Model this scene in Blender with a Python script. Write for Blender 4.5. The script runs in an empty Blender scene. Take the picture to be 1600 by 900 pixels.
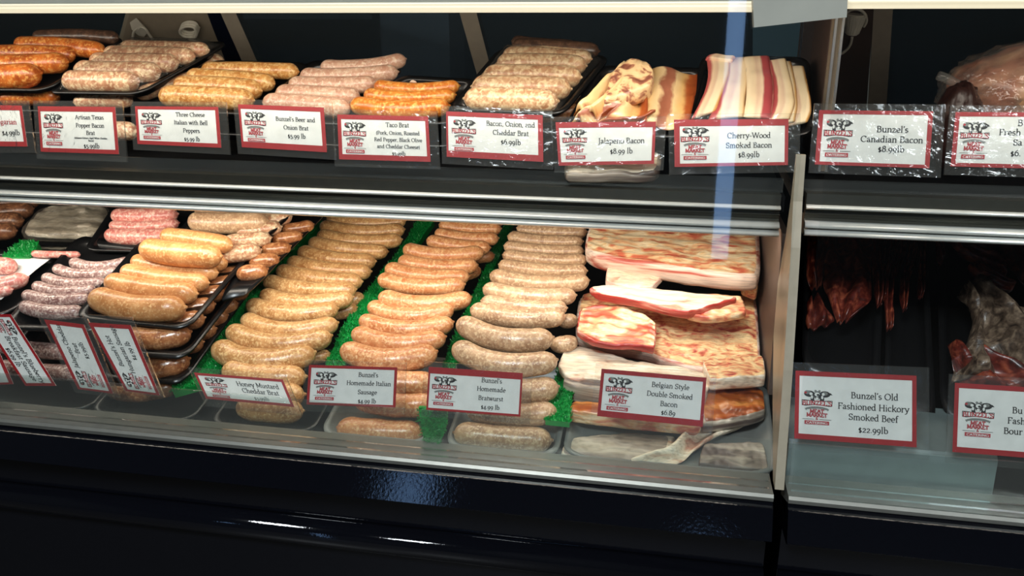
import bpy, bmesh, math, random
from mathutils import Vector as V, noise, Matrix

S = bpy.context.scene
COL = S.collection
random.seed(7)
R = math.radians

# ---------------------------------------------------------------- camera, light, exposure
CAM = V((0, 0, 1.25))
PSI, TH, F = 10.8, 17.9, 1300.0
cd = bpy.data.cameras.new('camera')
cd.sensor_width = 36
cd.lens = 36 * F / 1600
cd.clip_start = 0.02
cam = bpy.data.objects.new('camera', cd)
COL.objects.link(cam)
cam.location = CAM
cam.rotation_euler = (R(90 - TH), 0, R(PSI))
S.camera = cam
S.view_settings.view_transform = 'Standard'
S.view_settings.look = 'None'
S.view_settings.exposure = 0.0
S.view_settings.gamma = 1
S.view_settings.use_curve_mapping = False
S.cycles.transparent_max_bounces = 40
S.cycles.max_bounces = 8

W = bpy.data.worlds.new('world')
S.world = W
W.use_nodes = True
W.node_tree.nodes['Background'].inputs[0].default_value = (0.35, 0.5, 0.8, 1)
W.node_tree.nodes['Background'].inputs[1].default_value = 0.6


def area(name, loc, rot, sx, sy, power, color):
    l = bpy.data.lights.new(name, 'AREA')
    l.shape = 'RECTANGLE'
    l.size, l.size_y, l.energy, l.color = sx, sy, power, color
    o = bpy.data.objects.new(name, l)
    COL.objects.link(o)
    o.location = loc
    o.rotation_euler = rot
    return o


WARM = (1.0, 0.89, 0.76)
area('canopy_lamp', (-0.62, 0.965, 1.240), (R(40), 0, 0), 1.52, 0.05, 2.7, WARM)
area('dark_case_fill', (0.50, 0.965, 1.240), (R(35), 0, 0), 0.5, 0.03, 0.5, WARM)  # added fill; the right case has no lamp of its own
area('shelf_lamp', (-0.62, 1.03, 0.998), (R(42), 0, 0), 1.50, 0.04, 3.0, WARM)
area('shop_fill_lamp', (-0.5, -1.1, 2.75), (0, 0, 0), 0.6, 0.6, 90, (0.88, 0.95, 1.0))  # unseen shop lamps, set up as front fill for the price cards
area('shop_fill_lamp', (1.6, -1.6, 2.75), (0, 0, 0), 0.6, 0.6, 80, (0.88, 0.95, 1.0))
area('back_room_fill', (-0.6, 2.3, 2.7), (0, 0, 0), 1.2, 0.3, 30, (0.75, 0.9, 1.0))  # unseen lamp, added to brighten the area behind the rear glass

# ---------------------------------------------------------------- picture geometry helpers
_p, _t = R(PSI), R(TH)
FW = V((-math.sin(_p) * math.cos(_t), math.cos(_p) * math.cos(_t), -math.sin(_t)))
RT = V((math.cos(_p), math.sin(_p), 0))
UP = RT.cross(FW)


def ray(x, y):
    return FW + RT * ((x - 800) / F) + UP * ((450 - y) / F)


def onY(x, y, Y):
    d = ray(x, y)
    return CAM + d * (Y / d.y)


def plane(px, py, Y, tilt, dz=0.0):
    """A plane rising towards the back by tilt degrees through the point seen at (px,py) at depth Y."""
    return (onY(px, py, Y) + V((0, 0, dz)), V((0, -math.sin(R(tilt)), math.cos(R(tilt)))))


def off(pl, d):
    return (pl[0] + pl[1] * d, pl[1])


def on(x, y, pl, d=0.0):
    r = ray(x, y)
    p0 = pl[0] + pl[1] * d
    return CAM + r * ((p0 - CAM).dot(pl[1]) / r.dot(pl[1]))


def dist(p):
    return (p - CAM).dot(FW)


# ---------------------------------------------------------------- object helpers
def mesh_obj(name, verts, faces, mats, parent=None, smooth=True, mi=None, uv=None):
    me = bpy.data.meshes.new(name)
    me.from_pydata([tuple(v) for v in verts], [], faces)
    if not isinstance(mats, (list, tuple)):
        mats = [mats]
    for m in mats:
        me.materials.append(m)
    if mi:
        for p, k in zip(me.polygons, mi):
            p.material_index = k
    if smooth:
        for p in me.polygons:
            p.use_smooth = True
    if uv:
        l = me.uv_layers.new(name='UVMap')
        for lp in me.loops:
            l.data[lp.index].uv = uv[lp.vertex_index]
    o = bpy.data.objects.new(name, me)
    COL.objects.link(o)
    if parent:
        o.parent = parent
        o.matrix_parent_inverse = Matrix.Translation(-parent.location)
    return o


def centre(o):
    """Move the origin of a top-level mesh to the middle of its bounding box (low side)."""
    vs = o.data.vertices
    lo = V([min(v.co[i] for v in vs) for i in range(3)])
    hi = V([max(v.co[i] for v in vs) for i in range(3)])
    c = V(((lo.x + hi.x) / 2, (lo.y + hi.y) / 2, (lo.z + hi.z) / 2))
    for v in vs:
        v.co -= c
    o.location = c
    return o


def tag(o, label, cat, group=None, kind=None):
    if label:
        o['label'] = label
    if cat:
        o['category'] = cat
    if group:
        o['group'] = group
    if kind:
        o['kind'] = kind
    return o


def thing(name, loc, label, cat, group=None):
    o = bpy.data.objects.new(name, None)
    o.empty_display_size = 0.02
    COL.objects.link(o)
    o.location = loc
    bpy.context.view_layer.update()
    return tag(o, label, cat, group)


def box(name, lo, hi, mat, parent=None, bev=0.0):
    bm = bmesh.new()
    bmesh.ops.create_cube(bm, size=1)
    for v in bm.verts:
        v.co = V([lo[i] + (v.co[i] + 0.5) * (hi[i] - lo[i]) for i in range(3)])
    if bev:
        bmesh.ops.bevel(bm, geom=bm.edges[:], offset=bev, segments=2, affect='EDGES')
    me = bpy.data.meshes.new(name)
    bm.to_mesh(me)
    bm.free()
    me.materials.append(mat)
    o = bpy.data.objects.new(name, me)
    COL.objects.link(o)
    if parent:
        o.parent = parent
        o.matrix_parent_inverse = Matrix.Translation(-parent.location)
    return o


def extrude(name, prof, x0, x1, mat, parent=None, smooth=False, closed=True, caps=True):
    """A profile of (y, z) points swept along x."""
    n = len(prof)
    vs = [V((x0, y, z)) for y, z in prof] + [V((x1, y, z)) for y, z in prof]
    fs = [(i, (i + 1) % n, n + (i + 1) % n, n + i) for i in range(n if closed else n - 1)]
    if closed and caps:
        fs += [tuple(range(n))[::-1], tuple(range(n, 2 * n))]
    o = mesh_obj(name, vs, fs, mat, parent, smooth)
    bm = bmesh.new()
    bm.from_mesh(o.data)
    bmesh.ops.recalc_face_normals(bm, faces=bm.faces)
    bm.to_mesh(o.data)
    bm.free()
    return o


def plate(name, quad, th, mat, parent=None):
    """A flat panel with four given corners (clockwise seen from the front) and real thickness away from the camera."""
    n = (quad[1] - quad[0]).cross(quad[3] - quad[0]).normalized()
    if n.dot(quad[0] - CAM) < 0:
        n = -n
    vs = list(quad) + [q + n * th for q in quad]
    fs = [(0, 3, 2, 1), (4, 5, 6, 7), (0, 1, 5, 4), (1, 2, 6, 5), (2, 3, 7, 6), (3, 0, 4, 7)]
    o = mesh_obj(name, vs, fs, mat, parent, False)
    bm = bmesh.new()
    bm.from_mesh(o.data)
    bmesh.ops.recalc_face_normals(bm, faces=bm.faces)
    bm.to_mesh(o.data)
    bm.free()
    return o


def tube(name, pts, r, mat, parent=None, seg=8):
    """A round cord along a smoothed run of points."""
    P = []
    for i in range(len(pts) - 1):
        a = pts[max(i - 1, 0)]
        b, c = pts[i], pts[i + 1]
        d = pts[min(i + 2, len(pts) - 1)]
        for k in range(8):
            t = k / 8
            P.append(0.5 * ((2 * b) + (c - a) * t + (2 * a - 5 * b + 4 * c - d) * t * t + (3 * b - a - 3 * c + d) * t ** 3))
    P.append(pts[-1])
    vs, fs = [], []
    up = V((0.1, 0.2, 1)).normalized()
    for i, p in enumerate(P):
        t = (P[min(i + 1, len(P) - 1)] - P[max(i - 1, 0)]).normalized()
        a = t.cross(up)
        if a.length < 0.1:
            a = t.cross(V((1, 0, 0)))
        a.normalize()
        b = t.cross(a)
        for k in range(seg):
            an = 2 * math.pi * k / seg
            vs.append(p + (a * math.cos(an) + b * math.sin(an)) * r)
    for i in range(len(P) - 1):
        for k in range(seg):
            k2 = (k + 1) % seg
            fs.append((i * seg + k, i * seg + k2, (i + 1) * seg + k2, (i + 1) * seg + k))
    fs.append(tuple(range(seg))[::-1])
    fs.append(tuple(range(len(vs) - seg, len(vs))))
    return mesh_obj(name, vs, fs, mat, parent)


# ---------------------------------------------------------------- materials
def lin(c):
    return tuple(((x / 255) / 12.92 if x / 255 <= 0.04045 else ((x / 255 + 0.055) / 1.055) ** 2.4) for x in c) + (1,)


def newmat(name):
    m = bpy.data.materials.new(name)
    m.use_nodes = True
    nt = m.node_tree
    return m, nt, nt.nodes['Principled BSDF'], nt.nodes['Material Output']


def plain(name, c, rough=0.5, metal=0.0, spec=0.5, bump=0.0, bscale=80, coat=0.0):
    m, nt, b, o = newmat(name)
    b.inputs['Base Color'].default_value = lin(c)
    b.inputs['Roughness'].default_value = rough
    b.inputs['Metallic'].default_value = metal
    b.inputs['Specular IOR Level'].default_value = spec
    b.inputs['Coat Weight'].default_value = coat
    tc = nt.nodes.new('ShaderNodeTexCoord')
    n = nt.nodes.new('ShaderNodeTexNoise')
    n.inputs['Scale'].default_value = bscale
    n.inputs['Detail'].default_value = 4
    nt.links.new(tc.outputs['Object'], n.inputs['Vector'])
    mx = nt.nodes.new('ShaderNodeMixRGB')
    mx.blend_type = 'MULTIPLY'
    mx.inputs[0].default_value = 0.25
    mx.inputs[1].default_value = lin(c)
    nt.links.new(n.outputs['Fac'], mx.inputs[2])
    nt.links.new(mx.outputs[0], b.inputs['Base Color'])
    if bump:
        bp = nt.nodes.new('ShaderNodeBump')
        bp.inputs['Strength'].default_value = bump
        bp.inputs['Distance'].default_value = 0.002
        nt.links.new(n.outputs['Fac'], bp.inputs['Height'])
        nt.links.new(bp.outputs[0], b.inputs['Normal'])
    return m


def emit(name, c, s):
    m, nt, b, o = newmat(name)
    b.inputs['Base Color'].default_value = lin(c)
    b.inputs['Emission Color'].default_value = lin(c)
    b.inputs['Emission Strength'].default_value = s
    return m


def clear(name, tint=(0.97, 0.985, 0.98), gloss=0.06, rough=0.03, haze=0.0, bump=0.0, bscale=30, milk=(200, 200, 195)):
    """Thin clear sheet: lets light straight through, mirrors a little by angle, with an optional milky haze."""
    m, nt, b, o = newmat(name)
    nt.nodes.remove(b)
    tr = nt.nodes.new('ShaderNodeBsdfTransparent')
    tr.inputs[0].default_value = tint + (1,)
    gl = nt.nodes.new('ShaderNodeBsdfGlossy')
    gl.inputs['Roughness'].default_value = rough
    fr = nt.nodes.new('ShaderNodeLayerWeight')
    fr.inputs['Blend'].default_value = 0.25
    mr = nt.nodes.new('ShaderNodeMapRange')
    mr.inputs[3].default_value = gloss
    mr.inputs[4].default_value = min(1.0, gloss + 0.5)
    nt.links.new(fr.outputs['Fresnel'], mr.inputs[0])
    mx = nt.nodes.new('ShaderNodeMixShader')
    nt.links.new(mr.outputs[0], mx.inputs[0])
    nt.links.new(tr.outputs[0], mx.inputs[1])
    nt.links.new(gl.outputs[0], mx.inputs[2])
    last = mx
    if haze:
        df = nt.nodes.new('ShaderNodeBsdfDiffuse')
        df.inputs[0].default_value = lin(milk)
        m2 = nt.nodes.new('ShaderNodeMixShader')
        m2.inputs[0].default_value = haze
        nt.links.new(mx.outputs[0], m2.inputs[1])
        nt.links.new(df.outputs[0], m2.inputs[2])
        last = m2
    if bump:
        tc = nt.nodes.new('ShaderNodeTexCoord')
        n = nt.nodes.new('ShaderNodeTexNoise')
        n.inputs['Scale'].default_value = bscale
        n.inputs['Detail'].default_value = 3
        n.inputs['Distortion'].default_value = 1.5
        nt.links.new(tc.outputs['Object'], n.inputs['Vector'])
        bp = nt.nodes.new('ShaderNodeBump')
        bp.inputs['Strength'].default_value = bump
        bp.inputs['Distance'].default_value = 0.01
        nt.links.new(n.outputs['Fac'], bp.inputs['Height'])
        nt.links.new(bp.outputs[0], gl.inputs['Normal'])
        nt.links.new(bp.outputs[0], fr.inputs['Normal'])
    nt.links.new(last.outputs[0], o.inputs[0])
    return m


def meat(name, lo, hi, fat, fatamt=0.5, scale=70, fscale=170, rough=0.32, coat=0.25, bump=0.25):
    """Ground meat in a casing: soft blotches of two meat tones with flecks of fat."""
    m, nt, b, o = newmat(name)
    L = nt.links.new
    tc = nt.nodes.new('ShaderNodeTexCoord')
    oi = nt.nodes.new('ShaderNodeObjectInfo')
    ml = nt.nodes.new('ShaderNodeMath')
    ml.operation = 'MULTIPLY'
    ml.inputs[1].default_value = 37.0
    L(oi.outputs['Random'], ml.inputs[0])
    n1 = nt.nodes.new('ShaderNodeTexNoise')
    n1.noise_dimensions = '4D'
    n1.inputs['Scale'].default_value = scale
    n1.inputs['Detail'].default_value = 3
    L(tc.outputs['Object'], n1.inputs['Vector'])
    L(ml.outputs[0], n1.inputs['W'])
    r1 = nt.nodes.new('ShaderNodeValToRGB')
    r1.color_ramp.elements[0].position = 0.36
    r1.color_ramp.elements[0].color = lin(lo)
    r1.color_ramp.elements[1].position = 0.64
    r1.color_ramp.elements[1].color = lin(hi)
    L(n1.outputs['Fac'], r1.inputs['Fac'])
    n2 = nt.nodes.new('ShaderNodeTexNoise')
    n2.noise_dimensions = '4D'
    n2.inputs['Scale'].default_value = fscale
    n2.inputs['Detail'].default_value = 2
    n2.inputs['Distortion'].default_value = 0.6
    L(tc.outputs['Object'], n2.inputs['Vector'])
    L(ml.outputs[0], n2.inputs['W'])
    r2 = nt.nodes.new('ShaderNodeValToRGB')
    e = 0.655 - 0.2 * fatamt
    r2.color_ramp.elements[0].position = e - 0.09
    r2.color_ramp.elements[0].color = (0, 0, 0, 1)
    r2.color_ramp.elements[1].position = e + 0.13
    r2.color_ramp.elements[1].color = (1, 1, 1, 1)
    L(n2.outputs['Fac'], r2.inputs['Fac'])
    mx = nt.nodes.new('ShaderNodeMixRGB')
    L(r2.outputs['Color'], mx.inputs[0])
    L(r1.outputs['Color'], mx.inputs[1])
    mx.inputs[2].default_value = lin(fat)
    L(mx.outputs[0], b.inputs['Base Color'])
    b.inputs['Roughness'].default_value = rough
    b.inputs['Coat Weight'].default_value = coat
    b.inputs['Coat Roughness'].default_value = 0.18
    b.inputs['Subsurface Weight'].default_value = 0.0
    bp = nt.nodes.new('ShaderNodeBump')
    bp.inputs['Strength'].default_value = bump
    bp.inputs['Distance'].default_value = 0.0015
    L(n2.outputs['Fac'], bp.inputs['Height'])
    L(bp.outputs[0], b.inputs['Normal'])
    L(bp.outputs[0], b.inputs['Coat Normal'])
    return m


def streaky(name, stops, sx=3.0, sy=30.0, sz=30.0, scale=1.0, rough=0.4, coat=0.25, dist=1.0, detail=4, bump=0.3, coord='Object', fine=0.35):
    """Bacon: streaks stretched along one axis, coloured through a ramp of lean, fat and rind."""
    m, nt, b, o = newmat(name)
    L = nt.links.new
    tc = nt.nodes.new('ShaderNodeTexCoord')
    mp = nt.nodes.new('ShaderNodeMapping')
    mp.inputs['Scale'].default_value = (sx, sy, sz)
    L(tc.outputs[coord], mp.inputs['Vector'])
    oi = nt.nodes.new('ShaderNodeObjectInfo')
    ml = nt.nodes.new('ShaderNodeMath')
    ml.operation = 'MULTIPLY'
    ml.inputs[1].default_value = 23.0
    L(oi.outputs['Random'], ml.inputs[0])
    n = nt.nodes.new('ShaderNodeTexNoise')
    n.noise_dimensions = '4D'
    n.inputs['Scale'].default_value = scale
    n.inputs['Detail'].default_value = detail
    n.inputs['Distortion'].default_value = dist
    L(mp.outputs[0], n.inputs['Vector'])
    L(ml.outputs[0], n.inputs['W'])
    r = nt.nodes.new('ShaderNodeValToRGB')
    els = r.color_ramp.elements
    els[0].position, els[0].color = stops[0][0], lin(stops[0][1])
    els[1].position, els[1].color = stops[-1][0], lin(stops[-1][1])
    for p, c in stops[1:-1]:
        e = els.new(p)
        e.color = lin(c)
    L(n.outputs['Fac'], r.inputs['Fac'])
    mp2 = nt.nodes.new('ShaderNodeMapping')
    mp2.inputs['Scale'].default_value = (sx * 2.2, sy * 6, sz * 6)
    L(tc.outputs[coord], mp2.inputs['Vector'])
    n2 = nt.nodes.new('ShaderNodeTexNoise')
    n2.inputs['Scale'].default_value = scale
    n2.inputs['Detail'].default_value = 3
    L(mp2.outputs[0], n2.inputs['Vector'])
    rf = nt.nodes.new('ShaderNodeMapRange')
    rf.inputs[1].default_value = 0.32
    rf.inputs[2].default_value = 0.55
    rf.inputs[3].default_value = 1 - fine
    rf.inputs[4].default_value = 1.0
    L(n2.outputs['Fac'], rf.inputs[0])
    mu = nt.nodes.new('ShaderNodeMixRGB')
    mu.blend_type = 'MULTIPLY'
    mu.inputs[0].default_value = 1.0
    L(r.outputs['Color'], mu.inputs[1])
    L(rf.outputs[0], mu.inputs[2])
    L(mu.outputs[0], b.inputs['Base Color'])
    b.inputs['Roughness'].default_value = rough
    b.inputs['Coat Weight'].default_value = coat
    b.inputs['Coat Roughness'].default_value = 0.2
    bp = nt.nodes.new('ShaderNodeBump')
    bp.inputs['Strength'].default_value = bump
    bp.inputs['Distance'].default_value = 0.002
    L(n.outputs['Fac'], bp.inputs['Height'])
    L(bp.outputs[0], b.inputs['Normal'])
    return m


def banded(name, bands, wob=0.05, rough=0.4, coat=0.2, along=4.0):
    """A bacon slice: colour bands across the slice (UV u) with ragged edges along it (UV v)."""
    m, nt, b, o = newmat(name)
    L = nt.links.new
    uv = nt.nodes.new('ShaderNodeUVMap')
    sp = nt.nodes.new('ShaderNodeSeparateXYZ')
    L(uv.outputs[0], sp.inputs[0])
    oi = nt.nodes.new('ShaderNodeObjectInfo')
    ml = nt.nodes.new('ShaderNodeMath')
    ml.operation = 'MULTIPLY'
    ml.inputs[1].default_value = 19.0
    L(oi.outputs['Random'], ml.inputs[0])
    mp = nt.nodes.new('ShaderNodeMapping')
    mp.inputs['Scale'].default_value = (2.0, along, 1)
    L(uv.outputs[0], mp.inputs['Vector'])
    n = nt.nodes.new('ShaderNodeTexNoise')
    n.noise_dimensions = '4D'
    n.inputs['Scale'].default_value = 2.0
    n.inputs['Detail'].default_value = 5
    L(mp.outputs[0], n.inputs['Vector'])
    L(ml.outputs[0], n.inputs['W'])
    a = nt.nodes.new('ShaderNodeMath')
    a.operation = 'MULTIPLY_ADD'
    a.inputs[1].default_value = wob * 2
    L(n.outputs['Fac'], a.inputs[0])
    s = nt.nodes.new('ShaderNodeMath')
    s.operation = 'SUBTRACT'
    s.inputs[1].default_value = wob
    L(sp.outputs[0], s.inputs[0])
    L(s.outputs[0], a.inputs[2])
    r = nt.nodes.new('ShaderNodeValToRGB')
    els = r.color_ramp.elements
    els[0].position, els[0].color = bands[0][0], lin(bands[0][1])
    els[1].position, els[1].color = bands[-1][0], lin(bands[-1][1])
    for p, c in bands[1:-1]:
        e = els.new(p)
        e.color = lin(c)
    L(a.outputs[0], r.inputs['Fac'])
    L(r.outputs['Color'], b.inputs['Base Color'])
    b.inputs['Roughness'].default_value = rough
    b.inputs['Coat Weight'].default_value = coat
    bp = nt.nodes.new('ShaderNodeBump')
    bp.inputs['Strength'].default_value = 0.3
    bp.inputs['Distance'].default_value = 0.002
    L(n.outputs['Fac'], bp.inputs['Height'])
    L(bp.outputs[0], b.inputs['Normal'])
    return m


M = {}
M['black'] = plain('black_lacquer', (10, 11, 16), 0.06, 0, 0.6, 0.05, 260)
M['blackmatte'] = plain('black_shelf', (8, 8, 9), 0.5, 0, 0.15)
M['foam'] = plain('black_foam', (16, 16, 17), 0.28, 0, 0.5, 0.05, 300)
M['pan'] = plain('grey_foam', (120, 122, 118), 0.35)
M['steel'] = plain('brushed_steel', (150, 150, 142), 0.38, 0.75)
M['alu'] = plain('aluminium', (220, 220, 214), 0.28, 0.85)
M['darksteel'] = plain('dark_steel', (95, 94, 86), 0.42, 1.0)
M['frame'] = plain('bronze_frame', (186, 174, 156), 0.45, 0.15)
M['mullion'] = plain('dull_metal', (146, 134, 116), 0.5, 0.1)
M['brown'] = plain('brown_panel', (78, 62, 54), 0.5)
M['navy'] = plain('navy_gasket', (12, 18, 34), 0.3)
M['cream'] = plain('cream_panel', (158, 149, 130), 0.35)
M['cover'] = plain('cover_steel', (172, 172, 160), 0.4, 0.1, 0.5, 0.15, 25)
M['shine'] = plain('rail_shine_white', (232, 233, 228), 0.22, 0.35)  # near-white colour that carries the rail's bright reflections
M['riser'] = plain('scratched_steel', (150, 166, 166), 0.35, 0.4, 0.5, 0.2, 60)
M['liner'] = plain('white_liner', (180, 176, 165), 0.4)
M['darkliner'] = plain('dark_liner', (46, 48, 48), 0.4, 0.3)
M['lens'] = emit('lamp_lens', (255, 238, 205), 0.55)
M['glass'] = clear('front_glass', (0.98, 0.99, 0.985), 0.035, 0.02)
M['acrylic'] = clear('acrylic', (0.94, 0.97, 0.96), 0.05, 0.05, 0.03)
M['sleeve'] = clear('sleeve', (0.975, 0.98, 0.975), 0.03, 0.10, 0.025, 0.2, 60)
M['film'] = clear('cling_film', (0.97, 0.97, 0.97), 0.03, 0.12, 0.02, 0.5, 45)
M['filmgrey'] = clear('cloudy_film', (0.98, 0.98, 0.97), 0.03, 0.2, 0.07, 0.6, 50, (190, 184, 170))
M['hamfilm'] = clear('ham_film', (0.95, 0.95, 0.95), 0.05, 0.08, 0.10, 1.0, 22)
M['darkglass'] = clear('rear_glass', (0.50, 0.55, 0.58), 0.20, 0.08, 0.30, 0.0, 30, (78, 88, 94))
M['white'] = plain('card_white', (228, 229, 224), 0.55)
M['red'] = plain('card_red', (156, 14, 22), 0.5)
M['ink'] = plain('black_ink', (24, 22, 24), 0.6)
M['inkgrey'] = plain('grey_ink', (120, 122, 118), 0.6)
M['redink'] = plain('red_ink', (172, 40, 52), 0.6)
M['paper'] = plain('butcher_paper', (238, 236, 230), 0.6)
M['cord'] = plain('white_cord', (214, 208, 192), 0.45)
M['green'] = plain('green_plastic', (8, 150, 62), 0.4, 0, 0.5)
M['wall'] = plain('shop_wall', (38, 40, 42), 0.8)
M['floor'] = plain('shop_floor', (60, 58, 56), 0.4)
M['ceil'] = plain('shop_ceiling', (36, 36, 38), 0.8)
M['daylight'] = emit('daylight', (150, 195, 255), 3.2)
M['teal'] = plain('dark_teal_wall', (26, 52, 56), 0.7)
M['box'] = plain('pale_box', (150, 156, 158), 0.6)

SA = {
    'smoked': meat('smoked_casing', (150, 66, 20), (204, 110, 40), (232, 172, 96), 0.40, 72, 262),
    'popper': meat('pale_mottled_casing', (166, 112, 82), (202, 152, 118), (238, 216, 178), 0.62, 72, 210),
    'yellow': meat('yellow_casing', (176, 112, 52), (208, 152, 84), (236, 200, 138), 0.58, 72, 210),
    'pale': meat('pale_pink_casing', (190, 140, 116), (214, 172, 146), (236, 212, 188), 0.5, 72, 245),
    'taco': meat('orange_casing', (188, 96, 26), (222, 138, 54), (240, 192, 110), 0.42, 72, 227),
    'cheddar': meat('cheddar_casing', (184, 132, 94), (214, 168, 128), (246, 222, 180), 0.75, 66, 183),
    'dark': meat('dark_brown_casing', (52, 36, 28), (84, 60, 46), (112, 84, 66), 0.25, 72, 210),
    'hot': meat('tan_casing', (176, 114, 64), (206, 146, 92), (228, 182, 128), 0.35, 48, 262),
    'mottle': meat('purple_mottled_casing', (120, 84, 80), (158, 122, 114), (216, 194, 182), 0.6, 84, 297),
    'pink': meat('pink_casing', (190, 100, 92), (214, 136, 124), (242, 202, 184), 0.55, 72, 227),
    'honey': meat('honey_casing', (168, 116, 66), (204, 152, 98), (232, 194, 138), 0.5, 72, 297),
    'italian': meat('italian_casing', (184, 112, 66), (212, 146, 96), (236, 190, 140), 0.5, 72, 280),
    'brat': meat('greyish_casing', (160, 122, 92), (196, 158, 122), (226, 196, 158), 0.5, 72, 297),
    'brown': meat('brown_casing', (80, 48, 32), (128, 82, 56), (170, 122, 86), 0.4, 72, 210),
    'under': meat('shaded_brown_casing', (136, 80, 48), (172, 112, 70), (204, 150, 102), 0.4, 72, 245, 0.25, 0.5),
}
M['slabtop'] = streaky('bacon_top', [(0.30, (176, 62, 46)), (0.42, (214, 116, 86)), (0.50, (236, 186, 136)), (0.58, (246, 224, 186)), (0.70, (232, 182, 116))], 22, 60, 60, 1.0, 0.38, 0.3, 1.0, 6)
M['slabyel'] = streaky('bacon_top_yellow', [(0.30, (156, 50, 40)), (0.40, (208, 110, 84)), (0.49, (234, 180, 128)), (0.60, (246, 216, 164)), (0.74, (226, 172, 106))], 34, 75, 75, 1.0, 0.4, 0.25, 1.8, 6)
M['slabred'] = streaky('lean_edge', [(0.34, (150, 36, 34)), (0.5, (196, 70, 58)), (0.62, (226, 160, 140)), (0.7, (240, 210, 190))], 6, 40, 90, 1.0, 0.4, 0.3, 0.6, 4)
M['jalblob'] = streaky('folded_bacon', [(0.36, (128, 74, 58)), (0.44, (176, 118, 90)), (0.50, (232, 196, 146)), (0.64, (238, 208, 160)), (0.74, (200, 116, 52))], 34, 40, 40, 1.0, 0.35, 0.35, 2.2, 3, 0.3, 'Object', 0.1)
M['slabside'] = streaky('bacon_side', [(0.36, (190, 92, 78)), (0.43, (226, 178, 158)), (0.52, (240, 212, 194)), (0.66, (246, 226, 208))], 5, 30, 90, 1.0, 0.4, 0.25, 0.6, 4)
M['slabgrey'] = streaky('grey_fat_layers', [(0.38, (96, 78, 70)), (0.48, (160, 144, 128)), (0.60, (200, 186, 166))], 4, 20, 110, 1.0, 0.45, 0.2, 0.5, 3)
M['rind'] = streaky('smoked_rind', [(0.32, (104, 42, 14)), (0.48, (166, 82, 30)), (0.60, (206, 132, 64)), (0.72, (228, 176, 108))], 10, 36, 36, 1.0, 0.35, 0.35, 1.0, 5)
M['palefat'] = streaky('pale_fat', [(0.34, (206, 150, 124)), (0.44, (240, 216, 186)), (0.62, (250, 236, 212))], 16, 60, 60, 1.0, 0.4, 0.25, 1.0, 4)
M['jerky'] = streaky('dried_beef', [(0.3, (38, 14, 10)), (0.5, (104, 36, 26)), (0.68, (170, 86, 58))], 40, 60, 60, 1.0, 0.35, 0.3, 1.2, 5, 0.9)
M['jerkygrey'] = streaky('grey_dried_beef', [(0.3, (38, 28, 22)), (0.5, (92, 74, 60)), (0.7, (150, 128, 106))], 40, 60, 60, 1.0, 0.4, 0.3, 1.5, 5, 1.0)
M['ham'] = streaky('cured_ham', [(0.32, (120, 62, 40)), (0.46, (196, 124, 92)), (0.60, (226, 176, 140)), (0.74, (214, 160, 90))], 12, 16, 16, 1.0, 0.3, 0.5, 1.0, 3)
M['greypack'] = streaky('greyish_links', [(0.34, (150, 138, 120)), (0.52, (208, 196, 176)), (0.68, (238, 230, 214))], 10, 70, 70, 1.0, 0.4, 0.3, 0.5, 3)
M['darkham'] = plain('dark_rind', (46, 22, 18), 0.35, 0, 0.5, 0.4, 60)
M['cherry'] = banded('cherry_slice', [(0.0, (196, 96, 90)), (0.12, (178, 84, 84)), (0.24, (236, 206, 170)), (0.42, (222, 188, 160)), (0.52, (242, 222, 188)), (0.85, (244, 224, 186)), (0.93, (228, 176, 104)), (1.0, (190, 128, 62))])
M['cherry2'] = banded('cherry_slice_lean', [(0.0, (240, 220, 184)), (0.30, (238, 214, 178)), (0.42, (224, 190, 162)), (0.58, (240, 214, 182)), (0.66, (176, 76, 78)), (0.95, (164, 66, 70)), (1.0, (214, 150, 130))])
M['cherry3'] = banded('cherry_slice_right', [(0.0, (170, 72, 74)), (0.20, (178, 82, 82)), (0.28, (240, 216, 182)), (0.5, (226, 194, 166)), (0.62, (242, 222, 188)), (0.9, (240, 214, 170)), (1.0, (200, 140, 72))])
M['jal'] = banded('folded_slice', [(0.0, (204, 130, 58)), (0.12, (236, 200, 142)), (0.28, (240, 210, 160)), (0.36, (158, 94, 70)), (0.50, (176, 112, 86)), (0.58, (236, 206, 154)), (0.76, (226, 180, 114)), (0.86, (172, 88, 42)), (1.0, (140, 60, 20))], 0.16, 0.35, 0.35, 3.0)

# ---------------------------------------------------------------- the shop around the counter
tag(box('floor', (-3.2, -4.0, -0.1), (3.2, 3.4, 0), M['floor']), None, None, None, 'structure')
tag(box('ceiling', (-3.2, -4.0, 2.8), (3.2, 3.4, 2.9), M['ceil']), None, None, None, 'structure')
tag(box('wall_left', (-3.3, -4.0, 0), (-3.2, 3.4, 2.8), M['wall']), None, None, None, 'structure')
tag(box('wall_right', (3.2, -4.0, 0), (3.3, 3.4, 2.8), M['wall']), None, None, None, 'structure')
tag(box('wall_back', (-3.2, 3.3, 0), (3.2, 3.4, 2.8), M['teal']), None, None, None, 'structure')
tag(box('wall_front', (-3.2, -4.1, 0), (3.2, -4.0, 2.8), M['wall']), None, None, None, 'structure')
wn = box('window_1', (0.31, -4.0, 0.25), (0.42, -3.985, 2.2), M['daylight'])
tag(wn, None, None, None, 'structure')
wn = box('window_2', (-1.86, -4.0, 2.1), (-1.62, -3.985, 2.6), M['daylight'])
tag(wn, None, None, None, 'structure')

# ---------------------------------------------------------------- display cases
hz = lambda px, py, Y: onY(px, py, Y).z
LIP = hz(800, 732, 0.85)
RAILT = hz(700, 285.5, 0.99)
RAILB = hz(700, 344.5, 0.99)
CAN = hz(700, 19.5, 0.90)
DSL = 0.26           # slope of the display deck
XD = 0.142          # the wall between the two cases
XL, XR = -1.42, 0.82


def rear(px, py):
    return on(px, py, REAR)


_c, _s = math.cos(R(45)), math.sin(R(45))
REAR = (onY(700, 30, 1.40), V((0, -_s, -_c)))


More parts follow.
